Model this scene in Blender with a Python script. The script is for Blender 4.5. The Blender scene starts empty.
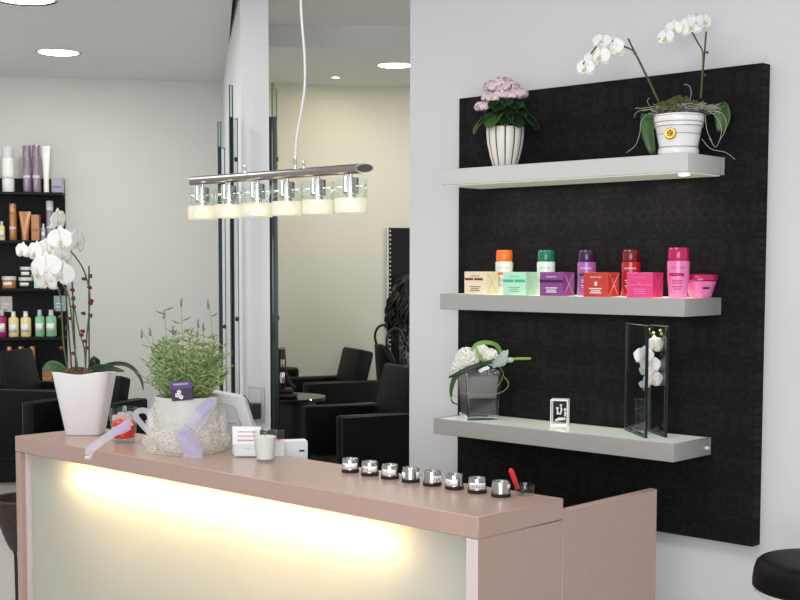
import bpy, bmesh, math, random
from math import sin, cos, pi, radians as RAD, atan2, sqrt
from mathutils import Vector as V, Matrix, noise as NZ
random.seed(7)
SC = bpy.context.scene
COL = SC.collection
ZB = .613                                   # height of the black panel's lower edge
CAM = V((3.5344, -4.1756, .9871 + ZB))
YAW, PIT, ROLL = .7547, .0704, .0018
FH = V((-sin(YAW), cos(YAW), 0)); RH = V((cos(YAW), sin(YAW), 0))
def W(d, l, z): p = CAM + FH*d + RH*l; return V((p.x, p.y, z))   # back-room frame: depth, lateral, height

# ------------------------------------------------------------------ materials
M = {}
def mat(name, col, rough=.5, metal=0, var=.04, scale=18, bump=0, spec=.5, emit=None, es=0, coat=0, trans=0, ior=1.45):
    m = bpy.data.materials.new(name); m.use_nodes = True
    nt = m.node_tree; b = nt.nodes['Principled BSDF']
    c = (*col, 1)
    b.inputs['Base Color'].default_value = c
    b.inputs['Roughness'].default_value = rough
    b.inputs['Metallic'].default_value = metal
    b.inputs['Specular IOR Level'].default_value = spec
    b.inputs['Coat Weight'].default_value = coat
    b.inputs['Transmission Weight'].default_value = trans
    b.inputs['IOR'].default_value = ior
    tc = nt.nodes.new('ShaderNodeTexCoord'); n = nt.nodes.new('ShaderNodeTexNoise')
    n.inputs['Scale'].default_value = scale; n.inputs['Detail'].default_value = 4
    nt.links.new(tc.outputs['Object'], n.inputs['Vector'])
    if var:
        mx = nt.nodes.new('ShaderNodeMix'); mx.data_type = 'RGBA'
        mx.inputs[6].default_value = tuple(max(0, v*(1-var)) for v in col) + (1,)
        mx.inputs[7].default_value = tuple(min(1, v*(1+var)) for v in col) + (1,)
        nt.links.new(n.outputs['Fac'], mx.inputs[0]); nt.links.new(mx.outputs[2], b.inputs['Base Color'])
    if bump:
        bp = nt.nodes.new('ShaderNodeBump'); bp.inputs['Strength'].default_value = bump; bp.inputs['Distance'].default_value = .004
        nt.links.new(n.outputs['Fac'], bp.inputs['Height']); nt.links.new(bp.outputs['Normal'], b.inputs['Normal'])
    if emit:
        b.inputs['Emission Color'].default_value = (*emit, 1); b.inputs['Emission Strength'].default_value = es
    M[name] = m; return m
def s2l(*c): return tuple((v/255/12.92) if v/255 <= .04045 else ((v/255+.055)/1.055)**2.4 for v in c)

def thin_glass(name, tint=(.97,.99,.98), gloss=.02, edge=None):
    m = bpy.data.materials.new(name); m.use_nodes = True; nt = m.node_tree; nt.nodes.clear()
    o = nt.nodes.new('ShaderNodeOutputMaterial'); mx = nt.nodes.new('ShaderNodeMixShader')
    t = nt.nodes.new('ShaderNodeBsdfTransparent'); g = nt.nodes.new('ShaderNodeBsdfGlossy'); lw = nt.nodes.new('ShaderNodeLayerWeight'); lw.inputs[0].default_value = .5
    f = nt.nodes.new('ShaderNodeMath'); f.operation = 'POWER'; f.inputs[1].default_value = 4; nt.links.new(lw.outputs['Facing'], f.inputs[0])
    f2 = nt.nodes.new('ShaderNodeMath'); f2.operation = 'MULTIPLY_ADD'; f2.inputs[1].default_value = .45; f2.inputs[2].default_value = .03; nt.links.new(f.outputs[0], f2.inputs[0]); f = f2
    t.inputs['Color'].default_value = (*tint, 1); g.inputs['Roughness'].default_value = gloss
    nt.links.new(f.outputs[0], mx.inputs[0]); nt.links.new(t.outputs[0], mx.inputs[1]); nt.links.new(g.outputs[0], mx.inputs[2])
    nt.links.new(mx.outputs[0], o.inputs[0]); M[name] = m; return m
def veil(name, col, alpha, net=0, transl=.5):
    m = bpy.data.materials.new(name); m.use_nodes = True; nt = m.node_tree; nt.nodes.clear()
    N = nt.nodes.new; L = nt.links.new
    o = N('ShaderNodeOutputMaterial'); mx = N('ShaderNodeMixShader'); t = N('ShaderNodeBsdfTransparent')
    d = N('ShaderNodeBsdfDiffuse'); tr = N('ShaderNodeBsdfTranslucent'); m2 = N('ShaderNodeMixShader')
    d.inputs['Color'].default_value = (*col, 1); tr.inputs['Color'].default_value = (*col, 1); m2.inputs[0].default_value = transl
    L(d.outputs[0], m2.inputs[1]); L(tr.outputs[0], m2.inputs[2]); L(t.outputs[0], mx.inputs[1]); L(m2.outputs[0], mx.inputs[2]); L(mx.outputs[0], o.inputs[0])
    mx.inputs[0].default_value = alpha
    if net:
        tc = N('ShaderNodeTexCoord'); v = N('ShaderNodeTexVoronoi'); v.feature = 'DISTANCE_TO_EDGE'; v.inputs['Scale'].default_value = net
        mr = N('ShaderNodeMapRange'); mr.inputs[1].default_value = .05; mr.inputs[2].default_value = .16
        mr.inputs[3].default_value = .58; mr.inputs[4].default_value = alpha*.35
        L(tc.outputs['Object'], v.inputs['Vector']); L(v.outputs['Distance'], mr.inputs[0]); L(mr.outputs[0], mx.inputs[0])
    M[name] = m; return m
def emis(name, col, st):
    m = bpy.data.materials.new(name); m.use_nodes = True; nt = m.node_tree; nt.nodes.clear()
    o = nt.nodes.new('ShaderNodeOutputMaterial'); e = nt.nodes.new('ShaderNodeEmission')
    e.inputs[0].default_value = (*col, 1); e.inputs[1].default_value = st
    nt.links.new(e.outputs[0], o.inputs[0]); M[name] = m; return m

mat('wall_white', (.69,.69,.715), .8, var=.015, scale=3)
mat('wall_cool', (.60,.61,.575), .8, var=.02, scale=2)
mat('wall_cream', (.68,.67,.575), .8, var=.03, scale=2)
mat('ceiling_white', (.68,.68,.665), .85, var=.015, scale=3)
mat('floor_tile', (.58,.57,.53), .35, var=.05, scale=4)
mat('baseboard', (.74,.74,.72), .5, var=.01)
mat('taupe', s2l(180,152,142), .25, var=.04, scale=30)
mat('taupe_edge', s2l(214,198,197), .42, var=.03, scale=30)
mat('alu', (.46,.46,.445), .38, .35, var=.03, scale=40)
mat('alu_light', (.66,.66,.64), .38, .25, var=.03, scale=40)
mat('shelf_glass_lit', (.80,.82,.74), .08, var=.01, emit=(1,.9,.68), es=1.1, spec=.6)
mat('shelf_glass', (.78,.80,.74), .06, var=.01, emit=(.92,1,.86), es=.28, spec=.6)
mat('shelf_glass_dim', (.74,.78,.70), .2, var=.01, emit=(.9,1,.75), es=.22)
emis('lamp_white', (1,.97,.9), 9)
emis('tube_warm', (1,.70,.36), 270)
emis('bulb_warm', (1,.84,.42), 7)
emis('downlight', (1,.98,.93), 9)
emis('spot_warm', (1,.75,.4), 9)
mat('steel', (.46,.445,.43), .22, 1, var=.06, scale=60)
mat('brushed', (.40,.365,.345), .30, 1, var=.1, scale=80)
mat('shadow_dark', (.03,.028,.025), .5, 0, var=.1)
mat('chrome', (.85,.85,.85), .08, 1, var=0)
mat('rubber', (.012,.012,.013), .6, var=.1)
mat('black_plastic', (.018,.018,.02), .35, var=.1)
mat('gloss_black', (.012,.012,.013), .06, var=0)
mat('leather', (.003,.003,.0033), .5, var=.2, scale=60, bump=.12, spec=.16)
mat('leather_grey', (.0055,.0055,.006), .5, var=.2, scale=60, bump=.12, spec=.2)
mat('piping', (.06,.06,.06), .5)
mat('cabinet_black', (.006,.0055,.006), .6, var=.1, spec=.25)
mat('porcelain', (.86,.86,.88), .16, var=.01, coat=.3)
mat('cream_pot', (.64,.62,.60), .35, var=.04, scale=40)
mat('flute_white', (.80,.77,.71), .3, var=.05)
mat('groove', (.10,.075,.05), .6)
mat('gold', (.80,.50,.12), .25, 1, var=.1)
mat('gold_line', (.36,.29,.2), .4, .4)
mat('petal_white', (.88,.88,.87), .55, var=.015, scale=60)
mat('petal_pink', (.92,.68,.76), .6, var=.2, scale=70)
mat('lip_orange', (.82,.66,.45), .5, var=.2, scale=120)
mat('lip_yellow', (.85,.68,.22), .5, var=.2, scale=120)
mat('stem_green', (.075,.11,.035), .5, var=.2)
mat('stake_dark', (.035,.045,.03), .5, var=.2)
mat('leaf_dark', (.013,.034,.012), .35, var=.4, scale=25)
mat('leaf_green', (.045,.11,.025), .4, var=.4, scale=25)
mat('leaf_mid', (.20,.36,.07), .45, var=.3, scale=25)
mat('blade_lime', (.30,.45,.10), .4, var=.3, scale=30)
mat('lavender_leaf', (.29,.37,.15), .6, var=.5, scale=20)
mat('lavender_dark', (.11,.20,.06), .6, var=.4, scale=20)
mat('lavender_bud', (.20,.19,.20), .7, var=.3)
mat('red_clip', (.11,.004,.010), .35, var=.2)
mat('moss', (.085,.085,.03), .9, var=.6, scale=70, bump=.6)
mat('bark', (.12,.075,.04), .9, var=.6, scale=60, bump=.6)
mat('root', (.42,.40,.36), .7, var=.3)
mat('soil', (.03,.02,.015), .9, var=.4)
mat('red_jelly', (.72,.03,.02), .12, var=.25, scale=30, emit=(.8,.03,.02), es=0)
mat('ice_solid', (.88,.86,.88), .2, var=.05)
mat('wax', (.86,.84,.82), .5, var=.02)
mat('paper', (.94,.94,.94), .6, var=.01)
mat('back_dark', (.06,.055,.05), .7)
mat('card_grey', (.55,.53,.52), .5)
mat('pink_print', (.75,.10,.16), .5)
mat('device_white', (.74,.74,.78), .4, var=.015)
mat('device_grey', (.62,.63,.68), .4, var=.02)
mat('print_black', (.02,.02,.022), .6, var=0)
mat('print_grey', (.35,.35,.34), .6, var=0)
mat('print_white', (.86,.86,.84), .5, var=0)
mat('tag_purple', (.10,.045,.22), .4, var=.15)
mat('tag_dark', (.035,.018,.06), .4, var=.15)
mat('socket_grey', (.52,.52,.54), .4)
mat('socket_plate', (.62,.62,.65), .4)
mat('skin', (.55,.33,.24), .5, var=.05)
mat('hair', (.006,.004,.0035), .5, var=.3, scale=90)
mat('red_plastic', (.62,.02,.025), .3)
mat('wicker', (.040,.026,.024), .5, var=.7, scale=60, bump=.8)
mat('protea', (.42,.50,.46), .6, var=.15)
mat('flower_cream', (.93,.93,.87), .7, var=.1, scale=60)
mat('gravel', (.07,.065,.08), .3, var=.6, scale=80, bump=.5)
mat('water_grey', (.30,.30,.32), .05, var=.2, scale=12)
mat('crystal_face', (.9,.92,.9), .3, var=0)
mat('edge_green', (.16,.20,.18), .2)
mat('green_glass', (.045,.10,.085), .06, var=.1)
mat('profile_alu', (.78,.83,.88), .3, .1, var=.05)
mat('dark_profile', (.02,.025,.025), .3, .3)
mat('cord', (.72,.70,.72), .3, var=.1)
thin_glass('glass'); thin_glass('glass_smoke', (.90,.92,.92), .03); thin_glass('acrylic', (.93,.94,.94), .02)
thin_glass('glass_green', (.86,.94,.90), .02); thin_glass('vase_glass', (.90,.92,.92), .03); mat('vase_clear', (.93,.95,.95), .01, var=0, trans=1, ior=1.45); veil('water_sheen', (.62,.60,.62), .55, transl=.2)
veil('tulle', (.95,.94,.89), .26, net=80); veil('organza', (.84,.82,.93), .42); veil('organza_lilac', (.72,.67,.90), .50)
veil('ice', (.9,.86,.87), .45); veil('frosted_shade', (.80,.80,.80), .74, transl=.55)
# product colours
PC = dict(cream=(.86,.74,.55), orange=(.85,.17,.01), mint=(.50,.83,.62), green=(.01,.16,.085), pearl=(.80,.80,.76), pearl_green=(.72,.82,.76),
  purple=(.25,.06,.26), deep_purple=(.035,.01,.05), violet=(.38,.11,.40), red=(.56,.045,.03), dark_red=(.15,.004,.012), bottle_red=(.42,.012,.02),
  pink=(.80,.06,.24), deep_pink=(.50,.008,.10), rose=(.82,.20,.46), copper=(.40,.17,.075), copper_light=(.52,.26,.13), mauve=(.27,.20,.27), lilac_grey=(.36,.32,.42),
  yellow=(.80,.66,.32), leaf_bottle=(.24,.52,.30), magenta=(.32,.01,.12), jar_orange=(.50,.19,.05), teal=(.07,.17,.17), beige=(.45,.36,.30), silver=(.62,.62,.64), blue_clear=(.40,.46,.56),
  brown_band=(.25,.03,.01), green_band=(.02,.55,.30), dark_jar=(.02,.02,.022))
for k, c in PC.items(): mat('p_'+k, c, .22, var=.03, coat=.4)
for k in ('copper','copper_light','mauve'): M['p_'+k].node_tree.nodes['Principled BSDF'].inputs['Metallic'].default_value = .35

# black damask wallpaper on the shelf panel
def damask():
    m = mat('damask', (.016,.015,.017), .5, var=0, spec=.07)
    nt = m.node_tree; N = nt.nodes.new; L = nt.links.new; b = nt.nodes['Principled BSDF']
    tc = N('ShaderNodeTexCoord'); sp = N('ShaderNodeSeparateXYZ'); L(tc.outputs['Object'], sp.inputs[0])
    def ma(op, a, bb=None):
        n = N('ShaderNodeMath'); n.operation = op
        for i, q in enumerate((a, bb)):
            if q is None: continue
            if isinstance(q, (int, float)): n.inputs[i].default_value = q
            else: L(q, n.inputs[i])
        return n.outputs[0]
    row = ma('FLOOR', ma('DIVIDE', sp.outputs['Z'], .30))
    sh = ma('MULTIPLY', ma('MODULO', row, 2), .13)
    x = ma('PINGPONG', ma('ADD', sp.outputs['X'], sh), .13)
    z = ma('PINGPONG', sp.outputs['Z'], .15)
    cb = N('ShaderNodeCombineXYZ'); L(x, cb.inputs[0]); L(z, cb.inputs[2])
    n1 = N('ShaderNodeTexNoise'); n1.inputs['Scale'].default_value = 24; n1.inputs['Detail'].default_value = 2; n1.inputs['Distortion'].default_value = 1.6; L(cb.outputs[0], n1.inputs['Vector'])
    w = N('ShaderNodeTexWave'); w.wave_type = 'RINGS'; w.rings_direction = 'Y'; w.inputs['Scale'].default_value = 7; w.inputs['Distortion'].default_value = 9; w.inputs['Detail'].default_value = 2; w.inputs['Detail Scale'].default_value = 3
    L(cb.outputs[0], w.inputs['Vector'])
    s = ma('ADD', ma('MULTIPLY', n1.outputs['Fac'], 1.0), ma('MULTIPLY', w.outputs['Fac'], .18))
    mr = N('ShaderNodeMapRange'); mr.inputs[1].default_value = .57; mr.inputs[2].default_value = .64; L(s, mr.inputs[0])
    mx = N('ShaderNodeMix'); mx.data_type = 'RGBA'; mx.inputs[6].default_value = (.0100,.0095,.011,1); mx.inputs[7].default_value = (.0148,.0142,.0155,1)
    L(mr.outputs[0], mx.inputs[0]); L(mx.outputs[2], b.inputs['Base Color'])
    m2 = N('ShaderNodeMapRange'); m2.inputs[3].default_value = .65; m2.inputs[4].default_value = .5; L(mr.outputs[0], m2.inputs[0]); L(m2.outputs[0], b.inputs['Roughness'])
damask()
# frosted glass front of the counter
def frosted():
    m = bpy.data.materials.new('frosted'); m.use_nodes = True; nt = m.node_tree; nt.nodes.clear(); N = nt.nodes.new; L = nt.links.new
    o = N('ShaderNodeOutputMaterial'); d = N('ShaderNodeBsdfDiffuse'); t = N('ShaderNodeBsdfTranslucent'); g = N('ShaderNodeBsdfGlossy')
    d.inputs[0].default_value = (.64,.68,.66,1); t.inputs[0].default_value = (.9,.92,.88,1); g.inputs['Roughness'].default_value = .25
    a = N('ShaderNodeMixShader'); a.inputs[0].default_value = .5; L(d.outputs[0], a.inputs[1]); L(t.outputs[0], a.inputs[2])
    b = N('ShaderNodeMixShader'); b.inputs[0].default_value = .05; L(a.outputs[0], b.inputs[1]); L(g.outputs[0], b.inputs[2]); L(b.outputs[0], o.inputs[0])
    M['frosted'] = m
frosted()
# woven black and white blouse
def blouse():
    m = mat('blouse', (.02,.02,.02), .7, var=0); nt = m.node_tree; N = nt.nodes.new; L = nt.links.new
    tc = N('ShaderNodeTexCoord'); w = N('ShaderNodeTexVoronoi'); w.feature = 'DISTANCE_TO_EDGE'; w.inputs['Scale'].default_value = 26
    L(tc.outputs['Object'], w.inputs['Vector']); r = N('ShaderNodeMapRange'); r.inputs[1].default_value = .05; r.inputs[2].default_value = .12
    r.inputs[3].default_value = 1; r.inputs[4].default_value = 0
    L(w.outputs['Distance'], r.inputs[0]); mx = N('ShaderNodeMix'); mx.data_type = 'RGBA'; mx.inputs[6].default_value = (.012,.012,.013,1); mx.inputs[7].default_value = (.42,.42,.42,1)
    L(r.outputs[0], mx.inputs[0]); L(mx.outputs[2], nt.nodes['Principled BSDF'].inputs['Base Color'])
blouse()

# ------------------------------------------------------------------ mesh building
class MB:
    def __init__(s): s.v = []; s.f = []; s.m = []; s.mi = 0
    def add(s, vs, fs, X=None):
        o = len(s.v); s.v += [tuple(X @ V(p)) if X else tuple(p) for p in vs]
        for f in fs: s.f.append(tuple(i+o for i in f)); s.m.append(s.mi)
        return s
    def box(s, x0, x1, y0, y1, z0, z1, X=None):
        return s.add([(x0,y0,z0),(x1,y0,z0),(x1,y1,z0),(x0,y1,z0),(x0,y0,z1),(x1,y0,z1),(x1,y1,z1),(x0,y1,z1)],
                     [(3,2,1,0),(4,5,6,7),(0,1,5,4),(1,2,6,5),(2,3,7,6),(3,0,4,7)], X)
    def rbox(s, x0, x1, y0, y1, z0, z1, r=.005, seg=2, X=None):
        bm = bmesh.new(); t = MB().box(x0,x1,y0,y1,z0,z1)
        vs = [bm.verts.new(p) for p in t.v]
        for f in t.f: bm.faces.new([vs[i] for i in f])
        bmesh.ops.bevel(bm, geom=bm.edges[:], offset=r, segments=seg, affect='EDGES', profile=.5)
        return s.bm(bm, X)
    def bm(s, bm, X=None):
        bm.verts.index_update()
        s.add([v.co[:] for v in bm.verts], [[v.index for v in f.verts] for f in bm.faces], X); bm.free(); return s
    def lathe(s, prof, n=40, c=(0,0,0), X=None, rad=None, caps=True):
        vs = []; fs = []
        for k, (r, z) in enumerate(prof):
            for i in range(n):
                a = 2*pi*i/n; q = r*(rad(a, k) if rad else 1)
                vs.append((c[0]+q*cos(a), c[1]+q*sin(a), c[2]+z))
        for k in range(len(prof)-1):
            for i in range(n):
                j = (i+1) % n; fs.append((k*n+i, k*n+j, (k+1)*n+j, (k+1)*n+i))
        if caps:
            if prof[0][0] > 1e-5: fs.append(tuple(reversed(range(n))))
            if prof[-1][0] > 1e-5: fs.append(tuple(range((len(prof)-1)*n, len(prof)*n)))
        return s.add(vs, fs, X)
    def tube(s, pts, r, n=8, X=None, caps=True):
        pts = [V(p) for p in pts]; K = len(pts); rs = r if isinstance(r, (list, tuple)) else [r]*K
        vs = []; fs = []; up = None
        for k, p in enumerate(pts):
            t = (pts[min(k+1, K-1)] - pts[max(k-1, 0)]).normalized()
            if up is None: up = t.orthogonal().normalized()
            else:
                up = up - t*up.dot(t); up = up.normalized() if up.length > 1e-6 else t.orthogonal().normalized()
            b = t.cross(up)
            for i in range(n):
                a = 2*pi*i/n; vs.append(p + (up*cos(a)+b*sin(a))*rs[k])
        for k in range(K-1):
            for i in range(n):
                j = (i+1) % n; fs.append((k*n+i, k*n+j, (k+1)*n+j, (k+1)*n+i))
        if caps: fs += [tuple(reversed(range(n))), tuple(range((K-1)*n, K*n))]
        return s.add(vs, fs, X)
    def ball(s, c, r, n=12, m=8, X=None, sc=(1,1,1)):
        prof = [(r*sin(pi*k/m), -r*cos(pi*k/m)) for k in range(m+1)]
        vs = []; fs = []
        for k, (q, z) in enumerate(prof):
            for i in range(n): a = 2*pi*i/n; vs.append((c[0]+q*cos(a)*sc[0], c[1]+q*sin(a)*sc[1], c[2]+z*sc[2]))
        for k in range(m):
            for i in range(n): j = (i+1) % n; fs.append((k*n+i, k*n+j, (k+1)*n+j, (k+1)*n+i))
        return s.add(vs, fs, X)
    def ribbon(s, path, widths, side=None, fold=0, X=None, nx=4):
        """leaf or band along a path; side: direction across; fold lifts the edges"""
        path = [V(p) for p in path]; K = len(path); ws = widths if isinstance(widths, (list, tuple)) else [widths]*K
        vs = []; fs = []
        for k, p in enumerate(path):
            t = (path[min(k+1, K-1)] - path[max(k-1, 0)]).normalized()
            sd = V(side) if side else V((0,-1,0)).cross(t)
            sd = (sd - t*sd.dot(t)); sd = sd.normalized() if sd.length > 1e-5 else t.orthogonal().normalized()
            nn = t.cross(sd)
            for j in range(nx+1):
                u = j/nx*2-1; vs.append(p + sd*u*ws[k]/2 + nn*(abs(u)**1.5)*fold*ws[k])
        for k in range(K-1):
            for j in range(nx): a = k*(nx+1)+j; fs.append((a, a+1, a+nx+2, a+nx+1))
        return s.add(vs, fs, X)
    def grid(s, fn, nu, nv, X=None, wrap=False):
        vs = [fn(i/(nu if wrap else nu-1), j/(nv-1)) for j in range(nv) for i in range(nu)]; fs = []
        for j in range(nv-1):
            for i in range(nu if wrap else nu-1):
                i2 = (i+1) % nu; fs.append((j*nu+i, j*nu+i2, (j+1)*nu+i2, (j+1)*nu+i))
        return s.add(vs, fs, X)
def smooth_path(pts, k=6):
    pts = [V(p) for p in pts]; out = []
    P = [pts[0]*2-pts[1]] + pts + [pts[-1]*2-pts[-2]]
    for i in range(1, len(P)-2):
        a, b, c, d = P[i-1:i+3]
        for q in range(k):
            t = q/k; out.append(.5*((2*b)+(c-a)*t+(2*a-5*b+4*c-d)*t*t+(3*b-a-3*c+d)*t**3))
    out.append(pts[-1]); return out
def obj(name, mb, m, parent=None, smooth=True, ang=38, bevel=0, solid=0, loc=None, rotz=None):
    me = bpy.data.meshes.new(name); me.from_pydata([tuple(p) for p in mb.v], [], [tuple(f) for f in mb.f])
    ms = m if isinstance(m, (list, tuple)) else [m]
    for q in ms: me.materials.append(M[q])
    if len(ms) > 1: me.polygons.foreach_set('material_index', mb.m)
    bm = bmesh.new(); bm.from_mesh(me); bmesh.ops.recalc_face_normals(bm, faces=bm.faces); bm.to_mesh(me); bm.free()
    if smooth:
        me.polygons.foreach_set('use_smooth', [True]*len(me.polygons)); me.set_sharp_from_angle(angle=RAD(ang))
    me.update()
    o = bpy.data.objects.new(name, me); COL.objects.link(o)
    if parent is not None: o.parent = parent
    if loc is not None: o.location = loc
    if rotz is not None: o.rotation_euler = (0,0,rotz)
    if bevel:
        b = o.modifiers.new('b', 'BEVEL'); b.width = bevel; b.segments = 2; b.limit_method = 'ANGLE'; b.harden_normals = False
    if solid:
        b = o.modifiers.new('s', 'SOLIDIFY'); b.thickness = solid; b.offset = 0
    return o
def tag(o, label, cat, group=None):
    o['label'] = label; o['category'] = cat
    if group: o['group'] = group
    return o
def thing(name, label, cat, loc, rotz=0, group=None):
    o = bpy.data.objects.new(name, None); COL.objects.link(o); o.empty_display_size = .05
    o.location = loc; o.rotation_euler = (0,0,rotz); return tag(o, label, cat, group)
def struct(name, mb, m, **k):
    o = obj(name, mb, m, smooth=k.pop('smooth', False), **k); o['kind'] = 'structure'; return o
def copy_part(p, parent):
    c = p.copy(); COL.objects.link(c); c.parent = parent
    for ch in p.children: copy_part(ch, c)
    return c
def copy_thing(t, loc, label, rotz=None):
    c = t.copy(); COL.objects.link(c); c.location = loc; c['label'] = label
    if rotz is not None: c.rotation_euler = (0,0,rotz)
    for ch in list(t.children): copy_part(ch, c)
    return c
_tx = {}
def text_mb(s, width=None, size=None, X=None, wrap=None):
    """flat lettering facing local -Y, centred; wrap = (radius, centre angle) bends it round a cylinder about z"""
    cu = bpy.data.curves.new('t', 'FONT'); cu.body = s; cu.align_x = 'CENTER'; cu.align_y = 'CENTER'; cu.size = 1; cu.resolution_u = 3; cu.offset = .004
    o = bpy.data.objects.new('t', cu); COL.objects.link(o); bpy.context.view_layer.update()
    me = bpy.data.meshes.new_from_object(o.evaluated_get(bpy.context.evaluated_depsgraph_get()))
    vs = [v.co.copy() for v in me.vertices]; fs = [tuple(p.vertices) for p in me.polygons]
    bpy.data.objects.remove(o); bpy.data.curves.remove(cu); bpy.data.meshes.remove(me)
    w = max(v.x for v in vs)-min(v.x for v in vs); cx = (max(v.x for v in vs)+min(v.x for v in vs))/2
    k = size if size else width/w
    if size and width and w*k > width: k = width/w
    out = []
    for v in vs:
        x, z = (v.x-cx)*k, v.y*k
        if wrap: r, a0 = wrap; a = a0 + x/r; out.append(V((r*sin(a), -r*cos(a), z)))
        else: out.append(V((x, 0, z)))
    m = MB(); m.add(out, fs, X); return m
T = Matrix.Translation
def RX(a): return Matrix.Rotation(a, 4, 'X')
def RY(a): return Matrix.Rotation(a, 4, 'Y')
def RZ(a): return Matrix.Rotation(a, 4, 'Z')
def SCL(x, y, z): return Matrix.Diagonal((x, y, z, 1))

# ------------------------------------------------------------------ setting
CEIL_HI, CEIL_LO, DB = 3.137, 3.0, 8.19
WA = YAW + RAD(11)                                   # heading of the back wall
def back_d(l): return 9.44 + (l + 2.954)*.1944
def quad_prism(pts, z0, z1):
    m = MB(); n = len(pts); m.add([(p[0],p[1],z0) for p in pts]+[(p[0],p[1],z1) for p in pts],
        [tuple(reversed(range(n))), tuple(range(n,2*n))]+[(i,(i+1)%n,n+(i+1)%n,n+i) for i in range(n)]); return m
struct('floor', MB().box(-10,5,-8,9,-.1,0), 'floor_tile')
struct('wall_right', MB().box(-.334,3.6,0,.16,0,CEIL_HI), 'wall_white')
struct('wall_center', quad_prism([(-1.496,0),(-1.282,0),(-1.445,.13),(-1.49,.13)],0,CEIL_HI), 'wall_white')
# ceiling: high part over the front room, lower part behind a bulkhead
a, b = W(DB,-6,0), W(DB,4.5,0)
pts = [(a.x,a.y),(b.x,b.y),(5,b.y),(5,-5.4),(-8,-5.4),(-8,a.y)]
struct('ceiling', quad_prism([(a.x,a.y),(b.x,b.y),(3.7,0.0),(3.7,-5.2),(-7,-5.2)], CEIL_HI, CEIL_HI+.1), 'ceiling_white')
e_, c_, d_ = W(DB,-1.09,0), W(12,4.5,0), W(12,-1.45,0)
struct('ceiling_right', quad_prism([(e_.x,e_.y),(b.x,b.y),(c_.x,c_.y),(d_.x,d_.y)], CEIL_LO, CEIL_HI+.1), 'ceiling_white')
g_, h_, i_, k_ = W(5.9,-.75,0), W(5.9,-6,0), W(12,-6,0), W(12,-1.45,0)
struct('ceiling_left', quad_prism([(g_.x,g_.y),(e_.x,e_.y),(k_.x,k_.y),(i_.x,i_.y),(h_.x,h_.y)], CEIL_LO, CEIL_HI-.001), 'ceiling_white')
def wall_seg(name, d0, l0, d1, l1, th, m, z1=CEIL_HI, z0=0):
    p, q = W(d0,l0,0), W(d1,l1,0); n = (q-p).normalized(); k = V((-n.y, n.x, 0))*th
    return struct(name, quad_prism([(p.x,p.y),(q.x,q.y),((q+k).x,(q+k).y),((p+k).x,(p+k).y)], z0, z1), m)
lp = -1.345
wall_seg('wall_back', back_d(-4.4), -4.4, back_d(lp), lp, .12, 'wall_cool', CEIL_LO)
wall_seg('wall_back_cream', back_d(lp), lp, back_d(2.6), 2.6, .12, 'wall_cream', CEIL_LO)
wall_seg('baseboard_back', back_d(-4.4)-.012, -4.4, back_d(lp)-.012, lp, .012, 'baseboard', .09)
# partition between the two back bays
P0, P1, P2 = (6.64,-.822), (DB,-1.094), (back_d(lp),lp)
wd = .16
ps = [W(*P0,0), W(*P1,0), W(*P2,0), W(P2[0],P2[1]+.10,0), W(P1[0],P1[1]+.07,0), W(P0[0]-.03,P0[1]+.06,0)]
struct('wall_partition', quad_prism([(p.x,p.y) for p in ps], 0, CEIL_HI-.001), 'wall_white')
wall_seg('wall_left', 6.5, -4.3, back_d(-4.3), -4.3, .12, 'wall_cool', CEIL_LO)
wall_seg('wall_far_right', 6.0, 2.5, back_d(2.5), 2.5, .12, 'wall_cream', CEIL_LO)

# ------------------------------------------------------------------ black shelf panel with damask paper
panel = obj('wall_panel', MB().box(0,1.3837,-.0559,-.0005,ZB,ZB+1.7), 'damask', smooth=False)
tag(panel, 'tall black damask-papered panel mounted on the white wall', 'wall panel')
def shelf(x0, x1, sd, z, label, top, bot, am, lamp=None, pin=None):
    yb, th, t = -.0562, .063, .004
    yf = yb - sd
    r = thing('wall_shelf', label, 'shelf', ((x0+x1)/2, yb, z-th), 0, 'illuminated shelves on the black panel')
    h = (x1-x0)/2
    f = MB(); e = .012
    f.rbox(-h,h,-sd,-sd+e,0,th,.0015,1); f.rbox(-h,h,-e,0,0,th,.0015,1); f.rbox(-h,-h+e,-sd+e,-e,0,th,.0015,1); f.rbox(h-e,h,-sd+e,-e,0,th,.0015,1)
    obj('frame', f, am, r)
    obj('top_panel', MB().box(-h+e,h-e,-sd+e,-e,th-.010,th-.0015), top, r, smooth=False)
    obj('bottom_panel', MB().box(-h+e,h-e,-sd+e,-e,.0015 if bot!='shelf_glass_dim' else -.004,.009), bot, r, smooth=False)
    if lamp:
        p = MB().lathe([(.022,0),(.024,.003),(.024,.012)],24,(h-.05,-sd+.06,-.012)); q = obj('lamp', p, 'alu_light', r); q.location.z = .006
        obj('diffuser', MB().lathe([(.001,-.003),(.017,-.003),(.020,.0)],24,(h-.05,-sd+.06,-.012)), 'lamp_white', q)
    if pin:
        obj('fixing_pin', MB().tube([(h,-.035,th*.45),(h+.012,-.035,th*.45)],.006,12), 'porcelain', r)
    return r
Z1, Z2, Z3 = 1.3829+ZB, .885+ZB, .3767+ZB
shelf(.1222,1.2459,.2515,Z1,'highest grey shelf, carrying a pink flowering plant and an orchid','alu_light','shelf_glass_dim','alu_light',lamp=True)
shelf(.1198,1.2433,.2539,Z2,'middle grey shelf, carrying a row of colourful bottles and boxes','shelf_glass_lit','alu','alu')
shelf(.0919,1.2129,.2599,Z3,'lowest grey shelf, carrying a flower vase and a small crystal block','shelf_glass','alu','alu',pin=True)

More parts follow.
